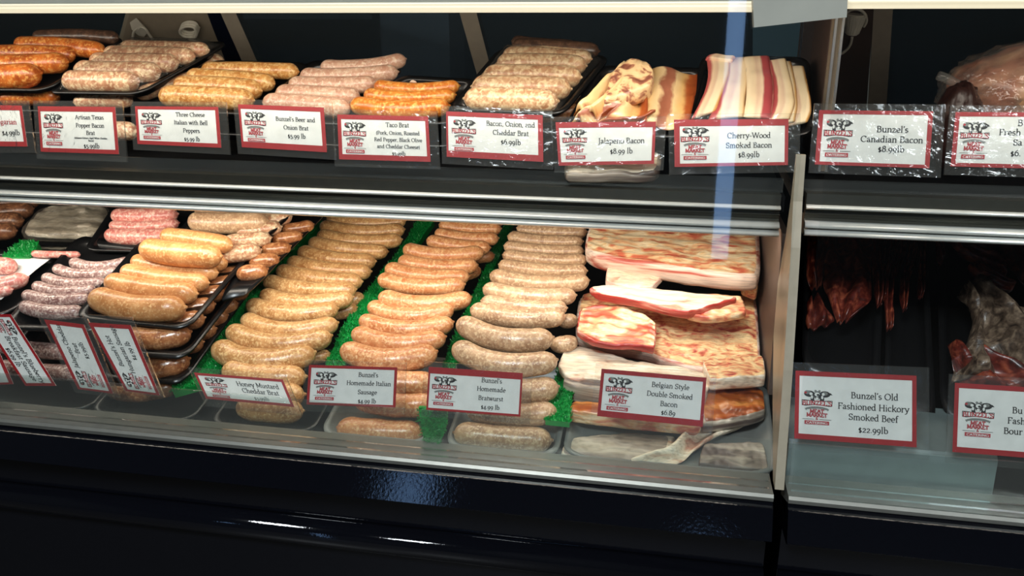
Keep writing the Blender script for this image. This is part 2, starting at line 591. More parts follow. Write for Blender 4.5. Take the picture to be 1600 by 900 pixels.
def rail_profile(y0, zt, zb):
    """Price rail: a flat upper band, a bright bead, a hollow, a thin bead, a hollow and two fat beads."""
    h = zt - zb
    P = []

    def at(f, d):
        P.append((y0 - d, zt - f * h))
    at(0.0, 0.0)
    at(0.0, 0.002)
    at(0.25, 0.003)
    for k in range(7):
        a = math.pi * k / 6
        at(0.31 - 0.05 * math.cos(a), 0.003 + 0.005 * math.sin(a))
    at(0.42, 0.001)
    for k in range(5):
        a = math.pi * k / 4
        at(0.48 - 0.025 * math.cos(a), 0.001 + 0.003 * math.sin(a))
    at(0.60, 0.000)
    for k in range(9):
        a = math.pi * k / 8
        at(0.735 - 0.09 * math.cos(a), 0.002 + 0.011 * math.sin(a))
    for k in range(9):
        a = math.pi * k / 8
        at(0.915 - 0.085 * math.cos(a), 0.004 + 0.011 * math.sin(a))
    at(1.0, -0.02)
    at(0.0, -0.02)
    return P


def display_case(x0, x1, label, lit, dz):
    t = thing('display_case', ((x0 + x1) / 2, 1.2, 0), label, 'display case')
    # black front: sloping fascia, recess, bumper and kick panel down to the floor
    zl = LIP - 0.010
    extrude('base_panel', [(0.852, zl), (0.842, zl - 0.004), (0.8265, zl - 0.036), (0.831, zl - 0.040), (0.868, zl - 0.044), (0.868, 0.0), (1.75, 0.0), (1.75, zl - 0.10), (0.93, zl - 0.03)], x0, x1, M['black'], t)
    zb = zl - 0.118
    pr = []
    for k in range(13):
        a = -math.pi / 2 + math.pi * k / 12
        pr.append((0.868 - 0.022 * math.cos(a), zb + 0.020 * math.sin(a)))
    extrude('bumper_rail', pr, x0, x1, M['black'], t, True)
    # steel ledge
    extrude('front_ledge', [(0.847, LIP - 0.008), (0.846, LIP - 0.003), (0.849, LIP), (0.853, LIP - 0.001), (0.898, LIP - 0.002), (0.900, LIP - 0.03), (0.86, LIP - 0.03), (0.86, LIP - 0.010)], x0, x1, M['steel'] if lit else M['steel'], t)
    # display deck, rising to the back
    extrude('deck', [(0.898, LIP - 0.027), (1.62, LIP - 0.027 + 0.722 * DSL), (1.62, LIP - 0.045 + 0.722 * DSL), (0.898, LIP - 0.045)], x0, x1, M['blackmatte'], t)
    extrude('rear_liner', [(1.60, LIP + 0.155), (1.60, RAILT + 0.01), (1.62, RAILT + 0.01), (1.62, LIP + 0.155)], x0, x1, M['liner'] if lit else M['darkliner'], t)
    # middle shelf and its price rail
    extrude('middle_shelf', [(1.00, RAILT - 0.004), (1.62, RAILT + 0.03), (1.62, RAILT + 0.012), (1.00, RAILT - 0.022)], x0, x1, M['blackmatte'], t)
    rl = extrude('price_rail', [(y, z + dz) for y, z in rail_profile(0.99, RAILT, RAILB)], x0 + 0.006, x1 - 0.006, M['darksteel'], t, False)
    hR = RAILT - RAILB
    for f, w_, d_, bul in ((0.31, 0.055, 0.0035, 0.0065), (0.735, 0.092, 0.0025, 0.0125), (0.915, 0.087, 0.0045, 0.0125)):  # white strips over the beads stand in for reflections on the metal
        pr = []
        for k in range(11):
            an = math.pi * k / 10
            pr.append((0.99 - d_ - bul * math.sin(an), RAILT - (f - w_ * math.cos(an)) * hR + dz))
        extrude('rail_shine', pr, x0 + 0.006, x1 - 0.006, M['shine'], t, True)
    # canopy
    extrude('canopy', [(0.90, CAN + 0.010 + dz), (0.90, CAN + 0.09), (1.5, CAN + 0.09), (1.5, CAN + 0.03), (0.93, CAN + 0.012 + dz), (0.93, CAN + 0.010 + dz)], x0, x1, M['cover'], t)
    extrude('lamp_lens', [(0.899, CAN + dz), (0.897, CAN + 0.005 + dz), (0.899, CAN + 0.010 + dz), (0.925, CAN + 0.010 + dz), (0.925, CAN + dz)], x0, x1, M['lens'], t)
    # acrylic sign channels
    extrude('sign_channel', [(0.876, LIP), (0.876, hz(700, 645, 0.876)), (0.879, hz(700, 645, 0.876)), (0.879, LIP)], x0 + 0.003, x1 - 0.003, M['acrylic'], t)
    extrude('sign_channel', [(1.004, RAILT), (1.004, hz(700, 262, 1.004)), (1.007, hz(700, 262, 1.004)), (1.007, RAILT)], x0 + 0.003, x1 - 0.003, M['acrylic'], t)
    # front glass
    extrude('front_glass', [(0.860, LIP), (0.890, CAN + 0.012), (0.894, CAN + 0.012), (0.864, LIP)], x0 + 0.004, x1 - 0.004, M['glass'], t, False, True, False)
    return t


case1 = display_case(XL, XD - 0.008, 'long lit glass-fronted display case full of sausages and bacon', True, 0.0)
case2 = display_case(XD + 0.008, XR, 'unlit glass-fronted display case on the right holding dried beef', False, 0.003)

# rear doors and panels of the left case
def rq(*pts):
    return [rear(*p) for p in pts]


def ext(a, b, y):
    """continue the picture line a-b to row y"""
    k = (y - a[1]) / (b[1] - a[1])
    return (a[0] + (b[0] - a[0]) * k, y)


def strip(name, tl, bl, tr, br, mat, par, th=0.01, y=170):
    return plate(name, rq(tl, tr, ext(tr, br, y), ext(tl, bl, y)), th, mat, par)


strip('rear_glass', (-140, 6), (-110, 75), (199, 6), (180, 75), M['darkglass'], case1, 0.004)
strip('door_edge', (200, 6), (186, 60), (206, 6), (192, 60), M['cream'], case1, 0.012)
strip('rear_mullion', (206, 6), (192, 60), (318, 6), (352, 95), M['mullion'], case1)
strip('door_gasket', (318, 6), (352, 95), (338, 6), (380, 100), M['navy'], case1)
strip('door_frame', (338, 6), (380, 100), (362, 6), (405, 103), M['frame'], case1, 0.016)
strip('rear_glass', (362, 6), (405, 103), (714, 6), (744, 112), M['darkglass'], case1, 0.004)
strip('door_frame', (714, 6), (744, 112), (741, 6), (768, 112), M['frame'], case1, 0.016)
strip('rear_glass', (741, 6), (768, 112), (1176, 6), (1176, 112), M['darkglass'], case1, 0.004)
strip('rear_panel', (1276, 2), (1272, 112), (1366, 2), (1358, 112), M['brown'], case2)
strip('door_frame', (1366, 2), (1357, 150), (1396, 2), (1386, 150), M['frame'], case2, 0.016, 230)
strip('rear_glass', (1396, 2), (1386, 150), (1720, 2), (1740, 150), M['darkglass'], case2, 0.004, 230)

# wall between the two cases, with a thin front post and the steel bracket under the canopy joint
dv = thing('divider_panel', (XD, 1.2, LIP), 'cream divider panel standing between the lit case and the dark case', 'divider')
zz = lambda f: LIP + (RAILB - LIP) * f
fr = [(0.865, zz(-0.01)), (0.880, zz(0.25)), (0.895, zz(0.5)), (0.915, zz(0.75)), (0.935, zz(1.0)), (0.955, RAILT), (0.967, RAILT + 0.05)]
bk = [(0.972, RAILT + 0.05), (0.975, RAILT), (0.985, zz(1.0)), (1.010, zz(0.75)), (1.000, zz(0.5)), (0.950, zz(0.25)), (0.885, zz(-0.01))]
extrude('end_wing', fr + bk, XD - 0.005, XD + 0.005, M['cream'], dv)
extrude('partition', [(1.0, zz(0.2)), (1.02, RAILB - 0.005), (1.59, RAILB - 0.005), (1.59, LIP + 0.16), (1.1, LIP + 0.05)], XD - 0.004, XD + 0.004, M['brown'], dv)
XU = XD + 0.046
extrude('upper_partition', [(1.13, RAILT + 0.012), (1.13, CAN + 0.006), (1.40, CAN + 0.006), (1.40, RAILT + 0.028)], XU - 0.004, XU + 0.004, M['brown'], dv)
extrude('panel_seam', [(1.36, RAILT + 0.03), (1.36, CAN), (1.366, CAN), (1.366, RAILT + 0.03)], XU - 0.0055, XU - 0.0038, M['navy'], dv)
extrude('front_post', [(1.104, RAILT + 0.010), (1.104, CAN + 0.006), (1.13, CAN + 0.006), (1.13, RAILT + 0.012)], XU - 0.003, XU + 0.007, M['mullion'], dv)
for dx in (-0.004, 0.0042):
    extrude('post_edge', [(1.100, RAILT + 0.010), (1.100, CAN + 0.006), (1.104, CAN + 0.006), (1.104, RAILT + 0.010)], XU + dx, XU + dx + 0.003, M['alu'], dv)
bq = [onY(1176, -12, 0.872), onY(1326, -22, 0.872), onY(1323, 27, 0.872), onY(1178, 43, 0.872)]
br = plate('joint_cover', bq, 0.018, M['cover'])
centre(br)
tag(br, 'steel cover over the canopy joint above the cherry-wood bacon', 'cover')

# ---------------------------------------------------------------- builders for food, trays, cards
ORD = ['front', 'second', 'third', 'fourth', 'fifth', 'sixth', 'seventh', 'eighth', 'ninth', 'tenth', 'eleventh', 'twelfth', 'thirteenth', 'fourteenth']
_sn = [0]
DS = [1.04]


def sausage(a, m, b, dpx, pl, kind, label, group=None, d=0.0, name='sausage', dscale=1.0):
    """One link: a bent casing through three picture points lying on the plane, with rounded tied ends."""
    A, Mi, B = on(a[0], a[1], pl, d), on(m[0], m[1], pl, d), on(b[0], b[1], pl, d)
    r0 = dpx * 0.5 * dist(Mi) / F * DS[0] * dscale
    # control point so that the curve passes the middle point
    t0 = (Mi - A).length / ((Mi - A).length + (B - Mi).length)
    C = (Mi - A * (1 - t0) ** 2 - B * t0 ** 2) / (2 * t0 * (1 - t0))
    Lc = (Mi - A).length + (B - Mi).length
    N, K = 26, 16
    _sn[0] += 1
    sd = _sn[0] * 3.7
    # stations: denser at the ends
    ts = [0.5 - 0.5 * math.cos(math.pi * i / N) for i in range(N + 1)]
    vs, fs = [], []
    cen = (A + B + Mi) / 3
    for i, t in enumerate(ts):
        p = A * (1 - t) ** 2 + C * 2 * t * (1 - t) + B * t ** 2
        tg = ((C - A) * (1 - t) + (B - C) * t).normalized()
        s = min(t, 1 - t) * Lc
        cap = r0 * 1.15
        f = math.sqrt(max(0.0, 1 - (1 - min(s / cap, 1)) ** 2)) if s < cap else 1.0
        f = max(f, 0.16)
        side = tg.cross(pl[1]).normalized()
        up = side.cross(tg).normalized()
        lump = 1 + 0.045 * noise.noise(V((t * 5 + sd, sd, 0))) - 0.02 * math.cos(2 * math.pi * t)
        for k in range(K):
            an = 2 * math.pi * k / K
            q = (side * math.cos(an) + up * math.sin(an))
            rr = r0 * f * lump * (1 + 0.03 * noise.noise(p * 90 + q * 1.3 + V((sd, 0, 0))))
            vs.append(p + q * rr - cen)
    n = N + 1
    for i in range(N):
        for k in range(K):
            k2 = (k + 1) % K
            fs.append((i * K + k, (i + 1) * K + k, (i + 1) * K + k2, i * K + k2))
    # tied tips: small nubs
    for end, (t, sg) in enumerate(((0.0, -1), (1.0, 1))):
        p = A if end == 0 else B
        tg = (C - A).normalized() * -1 if end == 0 else (B - C).normalized()
        base = 0 if end == 0 else N * K
        st = len(vs)
        for k in range(K):
            v = vs[base + k]
            vs.append((v - (p - cen)) * 0.55 + (p - cen) + tg * r0 * 0.14)
        for k in range(K):
            k2 = (k + 1) % K
            fs.append((base + k, base + k2, st + k2, st + k) if end == 0 else (base + k2, base + k, st + k, st + k2))
        fs.append(tuple(range(st, st + K)) if end == 0 else tuple(range(st + K - 1, st - 1, -1)))
    o = mesh_obj(name, vs, fs, SA[kind])
    o.location = cen
    return tag(o, label, 'sausage', group)


def row(lst, pl, kind, where, group, kinds=None):
    """A row of links numbered from the front; where tells which row."""
    out = []
    for i, (a, m, b, d) in enumerate(lst):
        lb = ('%s %s' % (ORD[i] if i == 0 else ORD[i] + ' from the front', where)).replace('front sausage', 'frontmost sausage')
        if i > 0:
            lb = where.split(' ', 1)[0] + ' ' + ORD[i] + ' from the front ' + where.split(' ', 1)[1]
        else:
            lb = 'frontmost ' + where
        out.append(sausage(a, m, b, d, pl, (kinds or {}).get(i, kind), lb, group))
    return out


def bil(q, u, v):
    return (q[0] * (1 - u) + q[1] * u) * (1 - v) + (q[3] * (1 - u) + q[2] * u) * v


def rrect(n=6, rad=0.12):
    pts = []
    for cx, cy, a0 in ((1 - rad, 1 - rad, 0), (rad, 1 - rad, 90), (rad, rad, 180), (1 - rad, rad, 270)):
        for k in range(n + 1):
            a = R(a0 + 90 * k / n)
            pts.append((cx + rad * math.cos(a), cy + rad * math.sin(a)))
    return pts


def tray(quad, nrm, depth, label, mat='foam', film=None, lift=0.02, group=None, name='foam_tray', lip=0.008):
    """Meat tray: quad = rim corners (front left, front right, back right, back left)."""
    q = list(quad)
    cen = (q[0] + q[1] + q[2] + q[3]) / 4 - nrm * depth
    t = thing(name, cen, label, 'tray', group)
    base = rrect()
    W_ = (q[1] - q[0]).length
    loops = [(0.05, -depth), (0.012, -0.002), (0.0, 0.0), (-lip / W_, 0.001), (-lip / W_, -0.002), (0.0, -0.004), (0.04, -depth - 0.003)]
    vs, fs = [], []
    for ins, z in loops:
        for (u, v) in base:
            uu = 0.5 + (u - 0.5) * (1 - 2 * ins)
            vv = 0.5 + (v - 0.5) * (1 - 2 * ins)
            vs.append(bil(q, uu, vv) + nrm * z)
    n = len(base)
    for i in range(len(loops) - 1):
        for k in range(n):
            k2 = (k + 1) % n
            fs.append((i * n + k, i * n + k2, (i + 1) * n + k2, (i + 1) * n + k))
    fs.append(tuple(range(n))[::-1])
    fs.append(tuple(range((len(loops) - 1) * n, len(loops) * n)))
    mesh_obj('dish', vs, fs, M[mat], t)
    if film:
        NU, NV = 30, 18
        fv, ff = [], []
        for j in range(NV + 1):
            for i in range(NU + 1):
                u, v = i / NU, j / NV
                e = min(u, 1 - u, (v) * 1.0, 1 - v)
                h = lift * (1 - (1 - min(e / 0.16, 1)) ** 2)
                p = bil(q, 0.01 + 0.98 * u, 0.01 + 0.98 * v)
                fv.append(p + nrm * (h + 0.001 + 0.0012 * noise.noise(p * 60)))
        for j in range(NV):
            for i in range(NU):
                a = j * (NU + 1) + i
                ff.append((a, a + 1, a + NU + 2, a + NU + 1))
        mesh_obj('wrap_film', fv, ff, M[film], t)
    return t


def rblock(name, quad, th, mats, label, cat, nrm=None, bulge=0.5, amp=0.002, fs_=40, ridges=0, group=None, parent=None, N=(44, 18, 5), sag=None):
    """A soft slab: quad = top corners (back left, back right, front right, front left), th deep, with rounded sides and grain."""
    q = list(quad)
    curved = isinstance(q[0], list)
    if curved:
        qb, qf = smooth_list(q[0], N[0]), smooth_list(q[1], N[0])
    if nrm is None:
        nrm = (q[1] - q[0]).cross(q[3] - q[0]).normalized()
        if nrm.z < 0:
            nrm = -nrm
    bm = bmesh.new()
    NU, NV, NW = N
    key = {}

    def vert(i, j, k):
        kk = (i, j, k)
        if kk in key:
            return key[kk]
        u, v, w = i / NU, j / NV, k / NW
        a, b, c = u * 2 - 1, v * 2 - 1, w * 2 - 1
        # rounded edges
        pw = 5
        L = (abs(a) ** pw + abs(b) ** pw + abs(c) ** pw) ** (1 / pw)
        mx = max(abs(a), abs(b), abs(c), 1e-6)
        s = (mx / L) if L > 0 else 1
        s = 1 - (1 - s) * bulge * 1.2
        a2, b2, c2 = a * s, b * s, c * s
        if curved:
            x_ = (a2 + 1) / 2 * NU
            i0 = min(int(x_), NU - 1)
            fx = x_ - i0
            pb_ = qb[i0] * (1 - fx) + qb[i0 + 1] * fx
            pf_ = qf[i0] * (1 - fx) + qf[i0 + 1] * fx
            p = pb_ * (1 - (b2 + 1) / 2) + pf_ * ((b2 + 1) / 2)
        else:
            p = bil(q, (a2 + 1) / 2, (b2 + 1) / 2)
        p = p + nrm * ((c2 - 1) / 2 * th)
        if sag:
            p = p + nrm * sag((a2 + 1) / 2, (b2 + 1) / 2)
        g = noise.noise(p * fs_) * amp + noise.noise(p * fs_ * 3.1) * amp * 0.4
        if ridges:
            g += (abs(((v * ridges + 0.6 * noise.noise(p * 14)) % 1.0) - 0.5) - 0.25) * amp * 1.6
        out = (nrm * (1 if c > -0.99 else 0) + V((0, -1, 0)) * (0.5 if b > 0.99 else 0))
        p = p + out * g
        key[kk] = bm.verts.new(p)
        return key[kk]
    for i in range(NU):
        for j in range(NV):
            bm.faces.new((vert(i, j, NW), vert(i, j + 1, NW), vert(i + 1, j + 1, NW), vert(i + 1, j, NW))).material_index = 0
            bm.faces.new((vert(i, j, 0), vert(i + 1, j, 0), vert(i + 1, j + 1, 0), vert(i, j + 1, 0))).material_index = 1
    for i in range(NU):
        for k in range(NW):
            bm.faces.new((vert(i, NV, k), vert(i + 1, NV, k), vert(i + 1, NV, k + 1), vert(i, NV, k + 1))).material_index = 1
            bm.faces.new((vert(i, 0, k + 1), vert(i + 1, 0, k + 1), vert(i + 1, 0, k), vert(i, 0, k))).material_index = 1
    for j in range(NV):
        for k in range(NW):
            bm.faces.new((vert(0, j, k), vert(0, j + 1, k), vert(0, j + 1, k + 1), vert(0, j, k + 1))).material_index = 1
            bm.faces.new((vert(NU, j, k + 1), vert(NU, j + 1, k + 1), vert(NU, j + 1, k), vert(NU, j, k))).material_index = 1
    bmesh.ops.recalc_face_normals(bm, faces=bm.faces)
    me = bpy.data.meshes.new(name)
    bm.to_mesh(me)
    bm.free()
    for m in mats:
        me.materials.append(M[m])
    for p in me.polygons:
        p.use_smooth = True
    o = bpy.data.objects.new(name, me)
    COL.objects.link(o)
    if parent:
        o.parent = parent
        o.matrix_parent_inverse = Matrix.Translation(-parent.location)
        return o
    centre(o)
    return tag(o, label, cat, group)


def smooth_list(pts, n):
    out = []
    m = len(pts) - 1
    for i in range(n + 1):
        t = i / n * m
        k = min(int(t), m - 1)
        f = t - k
        a, b, c, d = pts[max(k - 1, 0)], pts[k], pts[k + 1], pts[min(k + 2, m)]
        out.append(0.5 * ((2 * b) + (c - a) * f + (2 * a - 5 * b + 4 * c - d) * f * f + (3 * b - a - 3 * c + d) * f ** 3))
    return out


def ribbon(name, left, right, pl, th, mat, label, cat, group=None, lift=0.0, amp=0.0015, folds=0, hs=None, N=(14, 36)):
    """A slice of meat between two picture outlines on a plane, th thick, with a gentle wave; UV u runs across it."""
    nu, nv = N
    l = smooth_list([on(x, y, pl, lift + (hs[i] if hs else 0)) for i, (x, y) in enumerate(left)], nv)
    r = smooth_list([on(x, y, pl, lift + (hs[i] if hs else 0)) for i, (x, y) in enumerate(right)], nv)
    n = pl[1]
    top, bot, uv = [], [], []
    for j in range(nv + 1):
        for i in range(nu + 1):
            u, v = i / nu, j / nv
            p = l[j] * (1 - u) + r[j] * u
            e = min(u, 1 - u) * 2
            ev = min(min(v, 1 - v) * 8, 1)
            k = math.sqrt(max(0, 1 - (1 - min(e * 2.5, 1)) ** 2)) * (0.4 + 0.6 * math.sqrt(ev))
            w = amp * noise.noise(p * 55) + (folds and amp * 2.2 * math.sin(u * folds * 2 * math.pi + 2.5 * noise.noise(p * 18)) or 0)
            top.append(p + n * (th * 0.5 * k + w))
            bot.append(p + n * (-th * 0.5 * k + w * 0.6 - 0.0002))
            uv.append((u, v))
    c = len(top)
    fs = []
    W1 = nu + 1
    for j in range(nv):
        for i in range(nu):
            a = j * W1 + i
            fs.append((a, a + 1, a + W1 + 1, a + W1))
            fs.append((c + a, c + a + W1, c + a + W1 + 1, c + a + 1))
    for j in range(nv):
        for a, b in ((j * W1, (j + 1) * W1), ((j + 1) * W1 + nu, j * W1 + nu)):
            fs.append((a, b, c + b, c + a))
    for i in range(nu):
        fs.append((i, c + i, c + i + 1, i + 1))
        a = nv * W1 + i
        fs.append((a, a + 1, c + a + 1, c + a))
    o = mesh_obj(name, top + bot, fs, M[mat], None, True, None, uv + uv)
    bm = bmesh.new()
    bm.from_mesh(o.data)
    bmesh.ops.recalc_face_normals(bm, faces=bm.faces)
    bm.to_mesh(o.data)
    bm.free()
    centre(o)
    return tag(o, label, cat, group)


# ---------------------------------------------------------------- food on the upper shelf
DS[0] = 1.2


def up(p, q, *rest):
    return (p, q) + rest


UP_T = 29


def upper(anchor, Y=1.10, tilt=UP_T):
    return plane(anchor[0], anchor[1], Y, tilt)


def tray_on(pl, px, rd, depth, label, film=None, lift=None, mat='foam', rim=-0.35, group=None, name='foam_tray'):
    """tray under links of radius rd whose axes lie on pl; px = rim corners in the picture (fl, fr, br, bl)"""
    rd = rd * 1.06
    if rim == -0.35:
        depth = rd * 0.68 + 0.0015
    q = [on(x, y, pl, rd * rim) for x, y in px]
    return tray(q, pl[1], depth, label, mat, film, (lift if lift is not None else rd * (1 - rim) + 0.002), group, name)


def under_trays(px, pl, rd, n, step, label, group, kind=None):
    """flat packs of the same goods stacked underneath"""
    for k in range(1, n + 1):
        q = [on(x, y, pl, -rd * 0.35) + V((0, 0, -step * k)) for x, y in px]
        tray(q, pl[1], 0.014, label[k - 1], 'foam', None, 0.02, group)


def dr(pts, dy, dx=0):
    return [(x + dx, y + dy) for x, y in pts]


# smoked orange links, far left
p1 = upper((20, 118), 1.10)
row([((-66, 122), (0, 122), (64, 114), 33), ((-40, 100), (40, 101), (106, 97), 27), ((-20, 84), (60, 84), (116, 86), 23),
     ((24, 70), (90, 72), (162, 80), 23), ((52, 58), (115, 56), (184, 60), 18)], p1, 'smoked',
    'orange smoked link on the leftmost black tray of the upper shelf', 'orange smoked links on the leftmost upper tray', {4: 'dark'})
tr1 = [(-80, 136), (70, 138), (188, 64), (60, 56)]
tray_on(p1, tr1, 0.013, 0.014, 'black foam tray of orange smoked links, leftmost on the upper shelf')
# mottled links on a wrapped tray
p2 = upper((155, 126), 1.10)
row([((100, 126), (155, 128), (216, 128), 29), ((118, 110), (180, 112), (250, 112), 27), ((142, 96), (205, 98), (278, 98), 25),
     ((164, 84), (230, 86), (304, 88), 23), ((190, 74), (255, 76), (326, 78), 20)], p2, 'popper',
    'pale mottled link behind the Texas popper card', 'pale mottled links behind the Texas popper card')
tr2 = [(86, 141), (218, 143), (346, 70), (210, 68)]
tray_on(p2, tr2, 0.013, 0.013, 'black foam tray of pale mottled links, film wrapped, behind the Texas popper card', 'film')
pu = off(p2, 0)
sausage((116, 160), (155, 157), (206, 157), 20, plane(155, 157, 1.10, UP_T), 'popper', 'pale link showing just above the Texas popper card, under the wrapped tray', 'links in the lower packs of the upper shelf')
sausage((150, 206), (180, 205), (214, 206), 26, plane(180, 205, 1.10, UP_T), 'popper', 'pale link end in the gap between the Texas popper and three cheese cards', 'links in the lower packs of the upper shelf')
sausage((0, 155), (40, 152), (92, 152), 22, plane(40, 152, 1.10, UP_T), 'smoked', 'brown link low between the far left card and the Texas popper card', 'links in the lower packs of the upper shelf')
sausage((262, 98), (310, 98), (350, 96), 22, plane(310, 98, 1.20, 29), 'popper', 'single pale link poking out behind the yellow links below the white cord coil', None)
sausage((212, 150), (262, 134), (318, 118), 20, plane(262, 138, 1.13, 29), 'popper', 'pale link shaded under the right edge of the wrapped mottled tray', 'links in the lower packs of the upper shelf')
# yellow links
p3 = upper((320, 152), 1.10)
row([((250, 150), (320, 153), (396, 157), 30), ((272, 134), (340, 136), (408, 142), 28), ((292, 121), (360, 124), (428, 131), 25),
     ((316, 109), (390, 110), (466, 112), 22)], p3, 'yellow', 'yellowish link in the row behind the three cheese card', 'yellowish links behind the three cheese card')
tray_on(p3, [(236, 168), (398, 176), (474, 102), (330, 98)], 0.013, 0.014, 'black foam tray of yellowish links behind the three cheese card')
# pale links
p4 = upper((480, 163), 1.10)
row([((412, 160), (480, 165), (548, 170), 28), ((432, 145), (500, 149), (562, 152), 25), ((452, 131), (520, 134), (590, 131), 23),
     ((470, 118), (545, 119), (622, 112), 22), ((502, 104), (570, 105), (634, 92), 21)], p4, 'pale',
    'pale pink link in the row behind the beer and onion card', 'pale pink links behind the beer and onion card')
tray_on(p4, [(408, 184), (540, 190), (620, 108), (486, 100)], 0.012, 0.014, 'black foam tray under the pale pink links behind the beer and onion card', None, None, 'foam', -0.6)
# orange links
p5 = upper((620, 168), 1.09)
row([((550, 162), (622, 173), (702, 165), 26), ((570, 147), (645, 155), (712, 148), 21), ((586, 133), (655, 141), (718, 134), 19)], p5, 'taco',
    'bright orange curved link in the row behind the taco card', 'bright orange links behind the taco card')
tray_on(p5, [(548, 188), (700, 190), (738, 128), (630, 122)], 0.011, 0.014, 'black foam tray of three bright orange links behind the taco card', None, None, 'foam', -0.6)
sausage((640, 130), (664, 126), (684, 128), 10, plane(664, 127, 1.17, 29), 'pale', 'small pale link end on the black tray behind the orange links')
# chunky links heaped high
p6 = upper((795, 155), 1.09)
row([((726, 154), (795, 157), (872, 158), 33), ((738, 135), (812, 137), (892, 139), 31), ((756, 117), (832, 118), (908, 121), 29),
     ((776, 100), (850, 99), (916, 103), 26), ((786, 86), (858, 86), (924, 92), 22), ((800, 72), (866, 76), (936, 80), 22)], p6, 'cheddar',
    'chunky fat-flecked link on the tray behind the bacon and onion card', 'chunky fat-flecked links behind the bacon and onion card', {5: 'dark'})
sausage((800, 64), (848, 70), (900, 72), 17, off(plane(850, 68, 1.22, 29), 0), 'dark', 'dark brown link on top at the back of the chunky link tray')
tray_on(p6, [(714, 166), (874, 174), (942, 92), (786, 80)], 0.0145, 0.014, 'black foam tray of chunky fat-flecked links, film wrapped, behind the bacon and onion card', 'film')
p6b = plane(895, 160, 1.115, 29, -0.016)
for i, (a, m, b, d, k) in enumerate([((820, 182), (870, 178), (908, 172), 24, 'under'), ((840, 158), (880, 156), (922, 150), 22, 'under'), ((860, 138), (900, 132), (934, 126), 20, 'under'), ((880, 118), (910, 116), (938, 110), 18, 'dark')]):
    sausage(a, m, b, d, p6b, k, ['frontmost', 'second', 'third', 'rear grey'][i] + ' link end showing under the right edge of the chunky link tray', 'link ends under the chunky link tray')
tray_on(p6b, [(800, 194), (906, 186), (952, 112), (860, 100)], 0.011, 0.013, 'lower black foam tray under the chunky link tray')

# lower packs of the upper shelf, filling the stack down to the shelf
stacks = [(tr1, p1, 'the leftmost orange links'), (tr2, p2, 'the mottled links'), ([(236, 168), (398, 176), (474, 102), (330, 98)], p3, 'the yellowish links'),
          ([(408, 184), (540, 190), (620, 108), (486, 100)], p4, 'the pale pink links'), ([(548, 188), (700, 190), (738, 128), (630, 122)], p5, 'the bright orange links'),
          ([(714, 168), (874, 176), (942, 96), (786, 84)], p6, 'the chunky links')]
for px, pl, what in stacks:
    for k in ((2, 3) if pl is p6 else (1, 2, 3)):
        q = [on(x, y, pl, -0.006) + V((0, 0.012 * k, -0.034 * k)) for x, y in px]
        m_ = (q[0] + q[1] + q[2] + q[3]) / 4
        q = [m_ + (p - m_) * 0.92 for p in q]
        if min(p.z for p in q) - 0.02 < RAILT:
            break
        tray(q, pl[1], 0.014, '%s black foam tray below the top tray, stacked under %s' % (['first', 'second', 'third'][k - 1], what), 'foam', None, 0.02, 'packs stacked on the upper shelf')

# folded jalapeno bacon
pj = plane(985, 170, 1.09, 32)
JG = 'folded slices of jalapeno bacon'
ribbon('bacon_slice', [(1000, 198), (1005, 170), (1008, 140), (1016, 112)], [(1076, 198), (1082, 170), (1088, 140), (1090, 112)], pj, 0.008, 'jal', 'flat cream slice with two lean spots at the right of the folded bacon heap', 'bacon slice', JG, 0.004, 0.003, 1)
ribbon('bacon_slice', [(896, 182), (930, 168), (962, 140), (975, 100)], [(1010, 196), (1012, 172), (1010, 150), (1006, 118)], pj, 0.007, 'jal', 'broad folded slice in the middle of the folded bacon heap', 'bacon slice', JG, 0.012, 0.004, 2)
ribbon('bacon_slice', [(896, 172), (925, 148), (950, 120), (968, 100)], [(940, 182), (965, 165), (990, 146), (1004, 128)], pj, 0.008, 'jal', 'long folded slice running up the left of the folded bacon heap', 'bacon slice', JG, 0.022, 0.005, 2)
rblock('bacon_slice', ([on(x, y, pj, 0.040) for x, y in ((962, 100), (984, 88), (1010, 91), (1024, 108))], [on(x, y, pj, 0.034) for x, y in ((936, 160), (966, 150), (1000, 142), (1018, 132))]), 0.024, ('jalblob', 'jalblob'), 'rounded folded slice rising at the top of the folded bacon heap', 'bacon slice', pj[1], 0.9, 0.005, 45, 0, JG)
ribbon('bacon_slice', [(893, 186), (905, 176), (930, 168), (950, 166)], [(920, 196), (960, 194), (1000, 190), (1024, 180)], pj, 0.011, 'jal', 'pale rolled slice at the front of the folded bacon heap', 'bacon slice', JG, 0.014, 0.004, 1)
tray_on(pj, [(888, 206), (1072, 210), (1100, 112), (940, 108)], 0.003, 0.014, 'black foam tray under the heap of folded bacon slices', None, None, 'foam', -2)

# cherry-wood slices laid side by side
pc = plane(1170, 180, 1.08, 34)
CG = 'cherry-wood bacon slices'
ribbon('bacon_slice', [(1226, 198), (1236, 170), (1228, 140), (1216, 104)], [(1262, 190), (1268, 170), (1262, 130), (1256, 104)], pc, 0.007, 'cherry', 'rightmost cream bacon slice on the black cherry-wood tray', 'bacon slice', CG, 0.000)
ribbon('bacon_slice', [(1210, 196), (1212, 165), (1205, 130), (1192, 98)], [(1242, 190), (1246, 165), (1243, 130), (1236, 96)], pc, 0.007, 'cherry', 'second bacon slice from the right edge of the cherry-wood tray', 'bacon slice', CG, 0.004)
ribbon('bacon_slice', [(1196, 190), (1206, 165), (1206, 130), (1196, 96)], [(1234, 186), (1242, 160), (1236, 125), (1228, 92)], pc, 0.007, 'cherry3', 'bacon slice whose lean left edge forms the right half of the red stripe', 'bacon slice', CG, 0.008)
